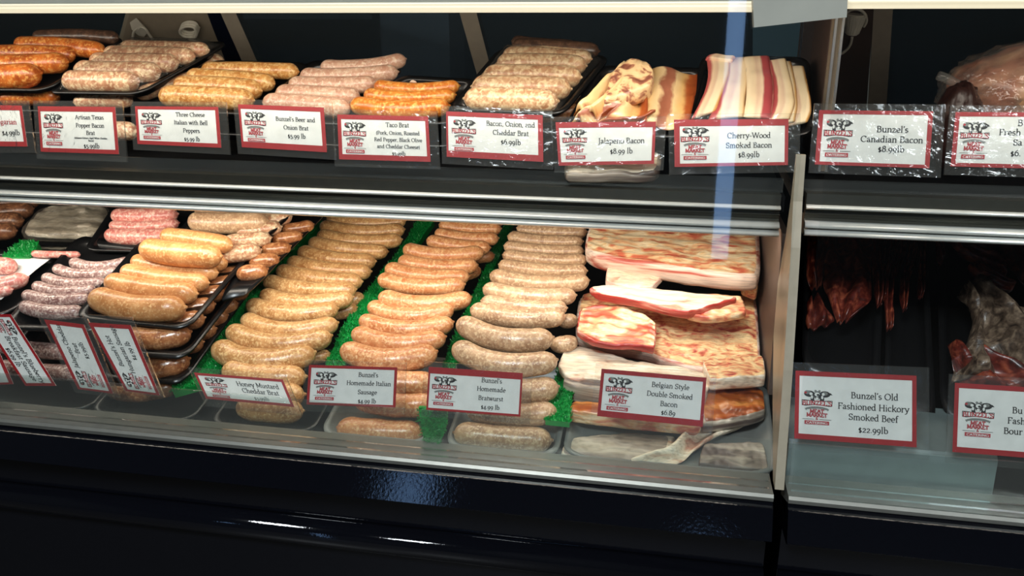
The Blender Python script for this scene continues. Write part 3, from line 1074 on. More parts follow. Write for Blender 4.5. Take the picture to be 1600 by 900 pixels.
ribbon('bacon_slice', [(1162, 182), (1166, 150), (1166, 120), (1162, 90)], [(1204, 186), (1208, 160), (1208, 125), (1202, 88)], pc, 0.008, 'cherry2', 'bacon slice whose lean right edge forms the left half of the red stripe', 'bacon slice', CG, 0.011)
ribbon('bacon_slice', [(1106, 188), (1118, 160), (1128, 125), (1132, 92)], [(1164, 182), (1166, 150), (1172, 120), (1168, 90)], pc, 0.008, 'cherry3', 'second bacon slice from the left on the cherry-wood tray', 'bacon slice', CG, 0.005)
ribbon('bacon_slice', [(1080, 186), (1098, 150), (1106, 120), (1104, 92)], [(1118, 174), (1130, 145), (1140, 115), (1142, 90)], pc, 0.008, 'cherry', 'leftmost bacon slice leaning over the left of the cherry-wood tray', 'bacon slice', CG, 0.008)
ribbon('bacon_slice', [(1102, 94), (1104, 90), (1110, 88), (1114, 87)], [(1146, 96), (1147, 93), (1148, 91), (1150, 90)], pc, 0.008, 'cherry', 'folded slice end at the top left back of the cherry-wood tray', 'bacon slice', CG, 0.012)
tray_on(pc, [(1078, 206), (1258, 206), (1256, 96), (1104, 92)], 0.003, 0.012, 'black foam tray under the side by side cherry-wood bacon slices', None, None, 'foam', -3)
pk = [on(x, y, plane(960, 262, 1.024, 8, 0.004)) for x, y in ((885, 236), (1035, 236), (1030, 268), (880, 268))]  # reflection of a bacon package, modelled as a solid slab
rblock('bacon_reflection', pk, 0.016, ('palefat', 'slabgrey'), 'cloudy bacon reflection built as a low pack behind the jalapeno bacon card', 'bacon', amp=0.003)

# right case, upper shelf
hq = [onY(1470, 120, 1.28), onY(1760, 112, 1.28), onY(1770, 172, 1.10), onY(1478, 176, 1.10)]
ph = plane(1560, 178, 1.14, 10)
hc = on(1590, 150, ph)
hm = thing('wrapped_ham', hc + V((0, 0.02, -0.05)), 'plastic wrapped ham standing behind the rightmost upper card', 'ham')


def ellipsoid(name, c, rx, ry, rz, mat, par, amp, fr, nu=40, nv=24, flat=None):
    vs, fs = [], []
    for j in range(nv + 1):
        th = math.pi * j / nv
        for i in range(nu):
            a = 2 * math.pi * i / nu
            d = V((math.sin(th) * math.cos(a), math.sin(th) * math.sin(a), math.cos(th)))
            k = 1 + amp * noise.noise(d * fr) + amp * 0.5 * noise.noise(d * fr * 2.3 + V((3, 1, 2)))
            p = V((d.x * rx, d.y * ry, d.z * rz)) * k
            if flat is not None and p.z < -flat:
                p.z = -flat
            vs.append(c + p)
    for j in range(nv):
        for i in range(nu):
            i2 = (i + 1) % nu
            fs.append((j * nu + i, (j + 1) * nu + i, (j + 1) * nu + i2, j * nu + i2))
    return mesh_obj(name, vs, fs, M[mat], par)


hcc = onY(1612, 150, 1.16)
ellipsoid('meat', hcc, 0.098, 0.062, 0.060, 'ham', hm, 0.10, 2.2, flat=0.05)
ellipsoid('plastic_wrap', hcc + V((0, 0, 0.0)), 0.108, 0.068, 0.064, 'hamfilm', hm, 0.10, 5.5, 60, 40, 0.052)
tube('wrap_tail', [onY(1500, 135, 1.14), onY(1482, 124, 1.14), onY(1466, 118, 1.14)], 0.006, M['hamfilm'], hm, 8)
dh = ellipsoid('smoked_ham', onY(1494, 198, 1.10), 0.026, 0.035, 0.052, 'darkham', None, 0.12, 3.0)
centre(dh)
tag(dh, 'dark smoked ham standing between the Canadian bacon card and the rightmost upper card', 'ham')

DS[0] = 1.06
# ---------------------------------------------------------------- food on the deck, left part
# far left brown links
pb = plane(5, 345, 1.26, 18)
for i, (a, m, b, d) in enumerate([((-70, 366), (-20, 364), (26, 360), 26), ((-66, 350), (-20, 348), (36, 344), 28), ((-60, 334), (-10, 333), (52, 326), 26), ((-60, 320), (0, 318), (62, 312), 24)]):
    sausage(a, m, b, d, pb, 'brown', ['frontmost', 'second', 'third', 'rear'][i] + ' dark brown link in the heap at the far left end of the deck', 'dark brown links at the far left')
# pink links on white paper
pw = plane(30, 440, 1.06, 20)
tray_on(pw, [(-120, 500), (12, 486), (118, 398), (-40, 396)], 0.012, 0.012, 'black foam tray lined with white paper at the far left', None, None, 'foam', -1.0)
pp = ribbon('butcher_paper', [(-120, 474), (-90, 450), (-40, 420), (-20, 404)], [(2, 468), (28, 446), (58, 420), (82, 402)], off(pw, -0.0108), 0.0008, 'paper', 'sheet of white butcher paper under the pink links at the far left', 'paper', None, 0, 0.0004)
sausage((-60, 412), (-20, 414), (25, 417), 26, pw, 'pink', 'rear pink link on the white butcher paper', 'pink links on white paper')
sausage((-50, 446), (0, 446), (44, 433), 25, pw, 'pink', 'front pink link on the white butcher paper', 'pink links on white paper')
sausage((-50, 458), (-10, 458), (20, 452), 16, off(pw, -0.004), 'pink', 'lowest pink link on the white butcher paper', 'pink links on white paper')
# grey wrapped packs
pg = plane(95, 372, 1.22, 20)
for k, (q, lb) in enumerate([([(68, 318), (170, 318), (150, 366), (28, 364)], 'top cloudy wrapped pack of grey links left of the pink links'),
                             ([(80, 340), (160, 342), (140, 384), (40, 380)], 'middle cloudy wrapped pack in the stack left of the pink links'),
                             ([(84, 356), (140, 358), (118, 402), (46, 396)], 'bottom cloudy wrapped pack in the stack left of the pink links')]):
    t = thing('wrapped_pack', on(95, 372, pg, -0.026 * k), lb, 'sausage pack', 'cloudy wrapped packs at the back left')
    qq = [on(x, y, off(pg, 0.008 - 0.026 * k)) for x, y in q]
    rblock('links', qq, 0.015, ('greypack', 'greypack'), None, None, pg[1], 0.9, 0.004, 40, 3, None, t)
    qf = [bil(qq, u, v) + pg[1] * 0.002 for u, v in ((-0.03, -0.03), (1.03, -0.03), (1.03, 1.05), (-0.03, 1.05))]
    rblock('film', qf, 0.021, ('filmgrey', 'filmgrey'), None, None, pg[1], 0.9, 0.002, 50, 0, None, t)
    qt = [qf[3] - pg[1] * 0.020, qf[2] - pg[1] * 0.020, qf[1] - pg[1] * 0.020, qf[0] - pg[1] * 0.020]
    # rim of the tray below
    base = [bil(qt, u, v) for u, v in rrect()]
    n = len(base)
    vs = [p for p in base] + [p - pg[1] * 0.004 for p in base]
    mesh_obj('dish', vs, [tuple(range(n)), tuple(range(2 * n - 1, n - 1, -1))] + [(i, n + i, n + (i + 1) % n, (i + 1) % n) for i in range(n)], M['foam'], t, False)
sausage((50, 396), (90, 398), (125, 398), 11, plane(90, 400, 1.13, 18), 'pink', 'thin pink link just behind the white paper', None)
# raw pink links
pn = plane(215, 366, 1.18, 20)
row([((166, 366), (212, 371), (268, 368), 25)], pn, 'pink', 'raw pink link left of the wide pale link, behind the tan heap', 'raw pink links at the back')
sausage((172, 352), (225, 355), (280, 348), 18, off(pn, 0.004), 'pink', 'middle raw pink link left of the wide pale link', 'raw pink links at the back')
sausage((176, 336), (228, 339), (278, 334), 25, off(pn, 0.012), 'pink', 'top raw pink link left of the wide pale link', 'raw pink links at the back')
tray_on(pn, [(140, 388), (292, 392), (318, 330), (180, 328)], 0.010, 0.012, 'black foam tray of raw pink links behind the tan heap')
# wide pale link and packs under it
pv = plane(358, 348, 1.18, 20)
sausage((296, 345), (358, 349), (420, 346), 32, pv, 'brat', 'wide pale link on the tray above the tan heap, under the price rail', None)
sausage((306, 328), (370, 330), (430, 328), 28, pv, 'brat', 'second wide pale link mostly hidden by the price rail', None)
tray_on(pv, [(282, 366), (412, 370), (452, 330), (320, 322)], 0.016, 0.012, 'black foam tray of wide pale links under the price rail')
pv2 = plane(400, 384, 1.14, 19)
for i, (a, m, b, d) in enumerate([((330, 398), (372, 396), (408, 390), 26), ((350, 378), (390, 376), (424, 371), 24), ((370, 362), (410, 359), (440, 354), 22), ((395, 346), (425, 344), (456, 338), 20)]):
    sausage(a, m, b, d, pv2, 'popper', ORD[i].replace('front', 'frontmost') + ' pale link end in the upper pack between the tan heap and the green strip', 'pale link ends beside the green strip')
pv3 = plane(420, 420, 1.11, 19)
for i, (a, m, b, d) in enumerate([((370, 428), (396, 426), (418, 420), 26), ((390, 410), (414, 408), (436, 402), 24), ((408, 392), (432, 390), (454, 384), 22), ((425, 375), (450, 372), (472, 366), 20), ((440, 358), (468, 356), (490, 350), 18)]):
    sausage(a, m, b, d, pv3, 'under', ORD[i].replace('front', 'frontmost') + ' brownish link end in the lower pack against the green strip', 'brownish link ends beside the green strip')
tray_on(pv3, [(368, 440), (402, 436), (482, 346), (430, 340)], 0.012, 0.010, 'black foam tray of the brownish pack against the green strip')

# thin purple mottled links
pm = plane(80, 486, 1.00, 21)
row([((34, 477), (80, 488), (130, 486), 22), ((38, 459), (86, 470), (140, 465), 20), ((54, 445), (98, 457), (150, 452), 19),
     ((69, 432), (112, 444), (166, 440), 18), ((86, 418), (128, 430), (186, 424), 18), ((112, 408), (150, 418), (206, 407), 18)], pm, 'mottle',
    'thin purple mottled link in the row left of the tan heap', 'thin purple mottled links')
tray_on(pm, [(14, 506), (150, 510), (238, 388), (122, 376)], 0.009, 0.014, 'black foam tray of thin purple mottled links')
pm2 = plane(80, 545, 0.975, 14)
for i, (a, m, b, d) in enumerate([((0, 540), (70, 548), (150, 552), 24), ((0, 572), (70, 580), (160, 586), 24)]):
    sausage(a, m, b, d, plane(m[0], m[1], 0.975 - 0.012 * i, 14), 'mottle', ['upper', 'lower'][i] + ' wrapped mottled link behind the tilted cards on the left', 'wrapped links behind the tilted cards')
q = [on(x, y, pm, -0.004) + V((0, 0.004, -0.034)) for x, y in ((18, 506), (144, 510), (228, 392), (126, 380))]
tray(q, pm[1], 0.012, 'lower black tray in the stack under the thin purple mottled links', 'foam')

# tan heap
pt = plane(212, 478, 1.00, 21)
row([((146, 462), (214, 482), (290, 480), 40), ((168, 438), (240, 455), (308, 459), 33), ((192, 422), (258, 438), (326, 442), 29),
     ((208, 406), (272, 422), (340, 426), 26)], pt, 'hot', 'thick tan link on the tray behind the Hungarian card', 'thick tan links on the top tray')
sausage((300, 412), (330, 413), (356, 408), 24, pt, 'hot', 'thick tan link end fifth along the right edge of the top tray', 'thick tan links on the top tray')
sausage((320, 396), (350, 397), (378, 391), 22, pt, 'hot', 'thick tan link end sixth along the right edge of the top tray', 'thick tan links on the top tray')
sausage((222, 386), (284, 398), (346, 400), 36, off(pt, 0.026), 'hot', 'fat orange-tan link lying across the top of the tan heap, in front', 'links on top of the tan heap')
sausage((252, 368), (306, 375), (362, 384), 28, off(pt, 0.026), 'hot', 'fat orange-tan link lying across the top of the tan heap, behind', 'links on top of the tan heap')
trt = [(126, 492), (290, 508), (394, 386), (226, 378)]
tray_on(pt, trt, 0.016, 0.014, 'top black tray of thick tan links behind the Hungarian card')
pt2 = plane(280, 520, 0.992, 21)
ends2 = [((194, 516), (250, 530), (298, 518), 34), ((254, 505), (292, 502), (320, 496), 29), ((276, 484), (310, 480), (336, 475), 27), ((298, 464), (330, 460), (354, 455), 26), ((314, 446), (346, 444), (370, 438), 24), ((334, 430), (360, 428), (382, 422), 22)]
for i, (a, m, b, d) in enumerate(ends2):
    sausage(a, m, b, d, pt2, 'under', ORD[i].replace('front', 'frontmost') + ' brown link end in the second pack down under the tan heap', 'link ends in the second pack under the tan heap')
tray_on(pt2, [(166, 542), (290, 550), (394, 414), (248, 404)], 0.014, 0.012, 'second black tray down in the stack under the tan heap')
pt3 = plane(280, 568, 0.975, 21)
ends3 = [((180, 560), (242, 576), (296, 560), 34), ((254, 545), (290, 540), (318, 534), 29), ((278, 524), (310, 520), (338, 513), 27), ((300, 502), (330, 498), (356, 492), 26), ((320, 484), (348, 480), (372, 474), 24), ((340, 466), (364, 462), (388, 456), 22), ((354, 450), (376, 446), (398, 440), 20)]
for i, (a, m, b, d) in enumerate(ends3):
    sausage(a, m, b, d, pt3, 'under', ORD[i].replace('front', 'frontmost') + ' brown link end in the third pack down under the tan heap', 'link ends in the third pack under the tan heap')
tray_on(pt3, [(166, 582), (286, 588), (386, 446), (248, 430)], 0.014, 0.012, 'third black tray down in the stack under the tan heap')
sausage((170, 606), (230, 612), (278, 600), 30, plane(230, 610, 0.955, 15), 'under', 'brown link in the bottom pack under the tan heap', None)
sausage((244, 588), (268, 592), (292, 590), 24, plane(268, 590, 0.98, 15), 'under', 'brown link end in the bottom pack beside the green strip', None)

# ---------------------------------------------------------------- the three long columns
def column(pts, Y, kind, what, group, tilt=19):
    pl = plane(pts[0][1][0], pts[0][1][1], Y, tilt)
    row(pts, pl, kind, what, group)
    return pl


ph1 = column([((338, 540), (410, 566), (492, 550), 39), ((359, 514), (433, 539), (518, 524), 33), ((381, 496), (452, 518), (528, 504), 29),
              ((389, 474), (458, 492), (528, 482), 30), ((409, 459), (480, 475), (552, 464), 28), ((414, 438), (484, 454), (556, 452), 27),
              ((434, 422), (502, 437), (566, 440), 27), ((451, 408), (518, 423), (580, 424), 26), ((468, 392), (528, 407), (587, 408), 26),
              ((484, 378), (548, 391), (606, 393), 24), ((498, 366), (560, 378), (628, 374), 23), ((502, 352), (567, 363), (632, 358), 23), ((512, 340), (574, 350), (634, 344), 21)],
             0.985, 'honey', 'golden tan link in the column behind the honey mustard card', 'golden tan links behind the honey mustard card')
ph2 = column([((536, 543), (605, 564), (682, 549), 37), ((553, 518), (622, 538), (696, 526), 31), ((564, 498), (632, 516), (708, 503), 29),
              ((578, 476), (640, 495), (708, 482), 28), ((594, 462), (662, 477), (736, 464), 29), ((593, 434), (655, 449), (726, 444), 27),
              ((604, 418), (665, 433), (733, 431), 26), ((624, 406), (685, 418), (746, 414), 25), ((632, 388), (692, 400), (756, 393), 25),
              ((668, 375), (716, 385), (766, 387), 22), ((681, 363), (728, 373), (779, 372), 21), ((687, 351), (735, 358), (783, 357), 21), ((694, 340), (740, 346), (788, 344), 20)],
             0.985, 'italian', 'orange tan link in the column behind the Italian sausage card', 'orange tan links behind the Italian sausage card')
ph3 = column([((711, 540), (786, 570), (870, 562), 36), ((718, 502), (788, 531), (864, 527), 36), ((737, 482), (808, 498), (883, 493), 30), ((752, 470), (816, 480), (886, 481), 23),
              ((756, 450), (826, 464), (900, 461), 27), ((767, 429), (840, 444), (920, 438), 27), ((780, 413), (848, 424), (917, 423), 24),
              ((786, 398), (854, 407), (917, 406), 22), ((788, 384), (856, 393), (912, 392), 21), ((794, 369), (858, 378), (911, 377), 21), ((808, 356), (862, 363), (917, 362), 20), ((812, 342), (866, 349), (920, 348), 20)],
             0.97, 'brat', 'greyish tan link in the column behind the bratwurst card', 'greyish tan links behind the bratwurst card', 19)


def lower_layers(lst, kind, group):
    for a, m, b, d, Y, lb in lst:
        pl = plane(m[0], m[1], Y, 11) if Y < 1.0 else off(plane(m[0], m[1], 1, 19), 0)
        if Y >= 1.0:
            base_ = {'honey': ph1, 'italian': ph2, 'brat': ph3}[kind]
            pl = off(base_, -0.030)
        sausage(a, m, b, d, pl, kind, lb, group)


lower_layers([((352, 576), (414, 590), (478, 588), 39, 0.965, 'golden tan link peeking over the top edge of the honey mustard card'),
              ((366, 606), (420, 618), (476, 616), 38, 0.945, 'golden tan link hidden to its right end by the honey mustard card'),
              ((372, 634), (420, 642), (474, 642), 36, 0.93, 'lowest golden tan link below the honey mustard card'),
              ((510, 490), (536, 487), (558, 480), 23, 1.03, 'golden tan link end low at the right of the honey column, nearer one of two'),
              ((524, 474), (548, 470), (568, 462), 22, 1.05, 'golden tan link end low at the right of the honey column, farther one of two'),
              ((472, 560), (496, 558), (516, 552), 20, 1.0, 'small golden link end beside the Italian sausage card corner')], 'honey', 'golden tan links of the lower layers')
lower_layers([((548, 588), (620, 600), (684, 598), 39, 0.962, 'orange tan link right of and above the Italian sausage card'),
              ((556, 620), (620, 632), (684, 630), 38, 0.945, 'orange tan link showing only right of the Italian sausage card'),
              ((528, 668), (595, 675), (660, 676), 38, 0.925, 'orange tan link low behind the acrylic, left of the hanging green tuft'),
              ((700, 430), (728, 428), (750, 420), 20, 1.10, 'orange tan link end low at the right of the Italian column, nearer one of two'),
              ((730, 400), (752, 402), (772, 398), 18, 1.15, 'orange tan link end low at the right of the Italian column, farther one of two')], 'italian', 'orange tan links of the lower layers')
lower_layers([((724, 600), (800, 612), (872, 604), 39, 0.955, 'greyish link right of and above the bratwurst card'),
              ((730, 636), (800, 648), (870, 642), 38, 0.94, 'greyish link showing only right of the bratwurst card'),
              ((710, 676), (780, 684), (862, 688), 39, 0.922, 'greyish link low behind the acrylic, right of the hanging green tuft'),
              ((860, 536), (882, 538), (900, 530), 26, 1.0, 'greyish link end between the bratwurst column and the bacon'),
              ((872, 504), (886, 502), (902, 498), 22, 1.06, 'second greyish link end between the bratwurst column and the bacon')], 'brat', 'greyish links of the lower layers')

# trays on the deck front
def deck_tray(fl, fr, Y, dep, label, mat, lipw=0.005):
    h = 0.013
    a_, b_ = onY(fl[0], fl[1], Y), onY(fr[0], fr[1], Y)
    zd = LIP - 0.027 + (Y - 0.898) * DSL + h + 0.005
    a_.z = b_.z = zd
    up_ = V((0, dep, dep * DSL))
    n_ = V((0, -DSL, 1)).normalized()
    return tray([a_, b_, b_ + up_, a_ + up_], n_, h, label, mat, None, 0.02, 'trays along the front of the deck', 'foam_tray', lipw)


for fl, fr, lb in (((-70, 640), (136, 648), 'shiny black tray at the front left of the deck, under the blueberry card'),
                   ((148, 650), (298, 662), 'shiny black tray at the front of the deck, under the Hungarian card'),
                   ((334, 660), (486, 680), 'black tray at the front of the deck, under the honey mustard card'),
                   ((508, 690), (664, 704), 'pale rimmed tray at the front of the deck, under the Italian sausage card'),
                   ((702, 705), (866, 722), 'pale rimmed tray at the front of the deck, under the bratwurst card'),
                   ((884, 740), (1205, 767), 'pale rimmed tray at the front of the deck under the bacon')):
    deck_tray(fl, fr, 0.908, 0.16, lb, 'pan' if 'pale' in lb else 'foam')

# ---------------------------------------------------------------- green plastic grass
def grass(left, right, pl, lift, label, th=0.03, nb=1400, vertical=False):
    l = smooth_list([on(x, y, pl, lift) for x, y in left], 24)
    r = smooth_list([on(x, y, pl, lift) for x, y in right], 24)
    n = pl[1]
    vs, fs = [], []
    for a, b in zip(l, r):
        vs += [a, b, b - n * th, a - n * th]
    for i in range(24):
        for k in range(4):
            k2 = (k + 1) % 4
            fs.append((i * 4 + k, i * 4 + k2, i * 4 + 4 + k2, i * 4 + 4 + k))
    fs += [(0, 3, 2, 1), (96, 97, 98, 99)]
    rnd = random.Random(len(label))
    for _ in range(nb):
        t = rnd.random() * 23.99
        i = int(t)
        f = t - i
        u = rnd.random() * 1.12 - 0.06
        p = (l[i] * (1 - f) + l[i + 1] * f) * (1 - u) + (r[i] * (1 - f) + r[i + 1] * f) * u
        h = rnd.uniform(0.003, 0.0065)
        d = (n + V((rnd.uniform(-.8, .8), rnd.uniform(-.8, .8), rnd.uniform(-.3, .3)))).normalized()
        s = d.cross(V((rnd.uniform(-1, 1), rnd.uniform(-1, 1), 0.1))).normalized() * 0.0010
        s2 = d.cross(s).normalized() * 0.0010
        c = len(vs)
        vs += [p + s, p - s * 0.5 + s2, p - s * 0.5 - s2, p + d * h]
        fs += [(c, c + 1, c + 3), (c + 1, c + 2, c + 3), (c + 2, c, c + 3)]
    o = mesh_obj('plastic_grass', vs, fs, M['green'], None, False)
    centre(o)
    return tag(o, label, 'plastic grass', 'green plastic grass strips')


gp = plane(410, 566, 0.985, 19)
grass([(270, 612), (288, 572), (330, 526), (372, 470), (410, 420), (474, 346)], [(336, 594), (354, 556), (386, 500), (420, 446), (452, 400), (506, 346)], gp, -0.024, 'green plastic grass strip between the tan heap and the golden column', 0.012, 4200)
grass([(496, 620), (514, 560), (540, 506), (572, 458), (610, 408), (654, 344)], [(522, 620), (540, 566), (566, 512), (596, 458), (632, 408), (678, 344)], gp, -0.030, 'green plastic grass strip between the golden and orange tan columns', 0.012, 2400)
grass([(684, 620), (694, 570), (712, 520), (740, 460), (766, 400), (792, 340)], [(704, 620), (712, 570), (730, 520), (756, 460), (780, 400), (804, 340)], gp, -0.036, 'green plastic grass strip between the orange and greyish columns', 0.012, 2000)
grass([(852, 656), (856, 630), (864, 600), (880, 560)], [(890, 660), (892, 630), (898, 600), (904, 560)], plane(870, 640, 0.95, 11), -0.002, 'green plastic grass clump between the bratwurst card and the bacon', 0.008, 900)
grass([(4, 402), (14, 392), (24, 384), (34, 376)], [(46, 402), (52, 394), (56, 386), (60, 378)], plane(30, 395, 1.14, 18), 0, 'green plastic grass patch behind the white paper at the far left', 0.02, 500)
pvv = (onY(676, 670, 0.900), V((0, -1, 0.12)).normalized())
grass([(654, 636), (656, 656), (662, 684), (671, 704)], [(698, 640), (697, 660), (692, 680), (681, 706)], pvv, 0, 'green plastic grass tuft hanging at the deck front between two pale trays', 0.006, 500)

# ---------------------------------------------------------------- double smoked bacon
BG = 'slabs of double smoked bacon'


def slab(back, front, Y, tilt, th, mats, label, anchor, **k):
    pl = plane(anchor[0], anchor[1], Y, tilt)
    return rblock('bacon_slab', ([on(x, y, pl) for x, y in back], [on(x, y, pl) for x, y in front]), th, mats, label, 'bacon', pl[1], group=BG, N=(56, 30, 6), **k)


slab([(926, 330), (1000, 326), (1100, 328), (1198, 332)], [(911, 384), (945, 400), (1060, 418), (1140, 430), (1204, 436)], 1.14, 18, 0.032, ('slabtop', 'slabside'), 'thick bacon slab at the top back under the price rail, pale front face', (1060, 418), amp=0.003, ridges=9, bulge=0.6)
slab([(1180, 340), (1200, 345)], [(1180, 440), (1206, 450)], 1.15, 18, 0.03, ('slabyel', 'slabyel'), 'small bacon piece squeezed between the top slab and the divider panel', (1210, 446), amp=0.004)
slab([(950, 412), (990, 410), (1040, 424)], [(945, 436), (985, 448), (1020, 446)], 1.12, 12, 0.014, ('palefat', 'slabside'), 'pale folded bacon piece tucked under the left of the top slab', (990, 446), amp=0.004)
slab([(905, 456), (960, 458), (1060, 476), (1140, 466), (1210, 454)], [(897, 520), (931, 537), (1014, 547), (1060, 566), (1110, 577), (1150, 584), (1196, 579), (1221, 582)], 1.05, 18, 0.026, ('slabyel', 'slabside'), 'long bacon slab across the middle of the stack with yellow right end', (1060, 566), amp=0.004, ridges=10, bulge=0.5)
slab([(918, 446), (985, 445), (1080, 456), (1160, 462)], [(932, 458), (1000, 470), (1045, 482), (1075, 488)], 1.085, 18, 0.014, ('palefat', 'slabred'), 'pale topped bacon slab with a red stripe lying on the middle slab', (1020, 474), amp=0.002, ridges=3)
slab([(1070, 462), (1110, 460), (1160, 462)], [(1072, 490), (1110, 496), (1168, 488)], 1.085, 18, 0.012, ('slabtop', 'slabtop'), 'short pink bacon piece behind the yellow end of the middle slab', (1110, 490), amp=0.003, ridges=4)
slab([(906, 480), (950, 474), (1000, 486), (1026, 502)], [(900, 516), (932, 534), (990, 538), (1024, 546)], 1.035, 18, 0.012, ('slabtop', 'slabred'), 'bacon piece with frosty lean top at the left end of the middle slab', (970, 534), amp=0.004, ridges=5)
slab([(880, 548), (893, 536), (960, 552), (1010, 566), (1110, 574)], [(870, 570), (890, 588), (930, 590), (1010, 598), (1110, 608)], 0.998, 12, 0.014, ('palefat', 'palefat'), 'pale bacon piece just above the Belgian style card', (990, 594), amp=0.004, bulge=0.8)
slab([(1096, 560), (1150, 556), (1222, 556)], [(1112, 592), (1160, 590), (1228, 588)], 1.005, 8, 0.020, ('slabyel', 'palefat'), 'bacon slab end with white fat face right of the Belgian style card top', (1180, 590), amp=0.003)
slab([(890, 576), (950, 584), (1110, 596)], [(878, 592), (905, 602), (990, 612), (1100, 622)], 0.98, 10, 0.032, ('slabgrey', 'slabgrey'), 'grey layered bacon slab left of the Belgian style card', (990, 612), amp=0.003, ridges=4)
slab([(1096, 606), (1150, 600), (1200, 604), (1216, 614)], [(1096, 664), (1150, 656), (1190, 650), (1222, 642)], 0.972, 14, 0.020, ('rind', 'slabgrey'), 'brown smoked rind slab right of the Belgian style card', (1170, 652), amp=0.004, bulge=0.6)
slab([(894, 624), (1100, 642)], [(884, 640), (990, 652), (1096, 662)], 0.952, 8, 0.020, ('rind', 'slabtop'), 'reddish brown slab low at the left of the Belgian style card', (990, 652), amp=0.003)
ps = plane(1000, 700, 0.957, 16)
slab([(880, 694), (900, 682), (960, 676), (1060, 676)], [(876, 708), (915, 718), (985, 720), (1045, 710)], 0.918, 12, 0.013, ('slabgrey', 'palefat'), 'broad greyish bacon slice lying lowest behind the acrylic', (985, 712), amp=0.003, bulge=0.8)
ribbon('bacon_slice', [(985, 720), (1040, 706), (1075, 684), (1120, 662), (1196, 642)], [(990, 734), (1050, 730), (1095, 706), (1140, 684), (1214, 652)], ps, 0.008, 'palefat', 'curved bacon slice sweeping up from the acrylic towards the brown rind slab', 'bacon slice', BG, 0.018, 0.003, 1, None, (16, 40))
slab([(1100, 692), (1210, 690)], [(1090, 724), (1150, 730), (1222, 736)], 0.915, 14, 0.015, ('slabgrey', 'slabgrey'), 'greyish bacon piece low behind the acrylic beside the divider panel', (1160, 728), amp=0.003)

# the slabs butt up against the divider
for o in list(COL.objects):
    if o.get('group') == BG:
        xs = [v.co.x + o.location.x for v in o.data.vertices]
        x0_, x1_ = min(xs), max(xs)
        if x1_ > XD - 0.006:
            k_ = (XD - 0.006 - x0_) / (x1_ - x0_)
            if k_ < 0.7:
                o.location.x -= x1_ - XD + 0.006
            else:
                for v in o.data.vertices:
                    v.co.x = x0_ + (v.co.x + o.location.x - x0_) * k_ - o.location.x

# ---------------------------------------------------------------- dried beef in the dark case
JB = 'dried beef in the dark case'
pjr = plane(1330, 470, 1.12, 34)


def jerky(l, r, th, mat, label, lift, amp=0.004, pl=None):
    return ribbon('dried_beef', l, r, pl or pjr, th, mat, label, 'dried beef', JB, lift, amp, 2, None, (12, 30))


jerky([(1262, 356), (1262, 400), (1262, 430), (1270, 450)], [(1312, 356), (1304, 392), (1292, 420), (1284, 448)], 0.014, 'jerky', 'dark red dried beef piece hanging beside the divider panel', 0.0)
jerky([(1290, 356), (1286, 420), (1292, 460), (1308, 505)], [(1362, 356), (1362, 420), (1360, 470), (1326, 500)], 0.012, 'jerky', 'broad pointed dried beef piece, second from the divider panel', 0.012)
jerky([(1262, 470), (1260, 490), (1258, 505), (1262, 515)], [(1280, 462), (1300, 490), (1304, 500), (1296, 506)], 0.010, 'jerky', 'small dark beef scrap low beside the divider panel', -0.012)
for i, (x0, x1, y1, w) in enumerate([(1370, 1374, 480, 16), (1386, 1380, 470, 14), (1404, 1390, 516, 18), (1424, 1414, 486, 14), (1440, 1440, 466, 12)]):
    jerky([(x0 - w / 2, 356), (x0 - w / 2, 400), (x1 - w / 2, 440), (x1 - w / 3, y1)], [(x0 + w / 2 + 3, 356), (x0 + w / 2, 400), (x1 + w / 2, 440), (x1 + w / 4, y1 - 4)], 0.012, 'jerky', '%s narrow dried beef strip from the left in the hanging bunch' % ['first', 'second', 'third and longest', 'fourth', 'fifth'][i], 0.01, 0.003)
jerky([(1462, 360), (1462, 380), (1464, 400), (1470, 410)], [(1476, 358), (1474, 380), (1474, 400), (1474, 408)], 0.012, 'jerky', 'short upright dried beef strip right of the hanging bunch', 0.01)
jerky([(1474, 366), (1500, 398), (1540, 414), (1570, 434)], [(1500, 360), (1520, 378), (1560, 400), (1566, 426)], 0.014, 'jerky', 'twisted dried beef strip slanting down towards the right edge', 0.016)
jerky([(1508, 358), (1560, 400), (1600, 440), (1680, 470)], [(1600, 356), (1640, 370), (1680, 390), (1720, 420)], 0.02, 'jerky', 'wide dark beef slab at the upper right of the dark case', -0.004, 0.006)
jerky([(1510, 420), (1530, 436), (1560, 446), (1580, 452)], [(1530, 412), (1550, 428), (1570, 440), (1584, 450)], 0.012, 'jerky', 'thin dried beef strip lying just above the grey lump', 0.018)
jerky([(1498, 458), (1516, 510), (1500, 560), (1490, 590)], [(1530, 440), (1580, 470), (1640, 520), (1660, 590)], 0.026, 'jerkygrey', 'rough greyish dried beef lump at the right edge of the dark case', 0.014, 0.009)
jerky([(1480, 540), (1490, 570), (1500, 590), (1510, 610)], [(1560, 560), (1600, 580), (1640, 600), (1680, 610)], 0.03, 'jerky', 'dark beef lump below the grey lump, behind the rightmost card', 0.006, 0.005)
for q, lb in (([(1262, 560), (1364, 600), (1372, 380), (1268, 360)], 'dark grey tray under the hanging beef, beside the divider panel'),
              ([(1392, 600), (1450, 620), (1440, 380), (1396, 370)], 'black tray under the narrow beef strips'),
              ([(1480, 640), (1700, 680), (1720, 380), (1476, 370)], 'black tray under the grey lump of beef')):
    tray([on(x, y, pjr, -0.022) for x, y in q], pjr[1], 0.012, lb, 'foam', None, 0.02, 'trays in the dark case')
zr = hz(1400, 702, 0.908)
bx = extrude('steel_riser', [(0.905, LIP - 0.02), (0.908, zr - 0.004), (0.912, zr), (1.02, zr + 0.004), (1.02, zr - 0.004), (0.915, zr - 0.008), (0.910, LIP - 0.02)], XD + 0.012, XD + 0.235, M['riser'])
centre(bx)
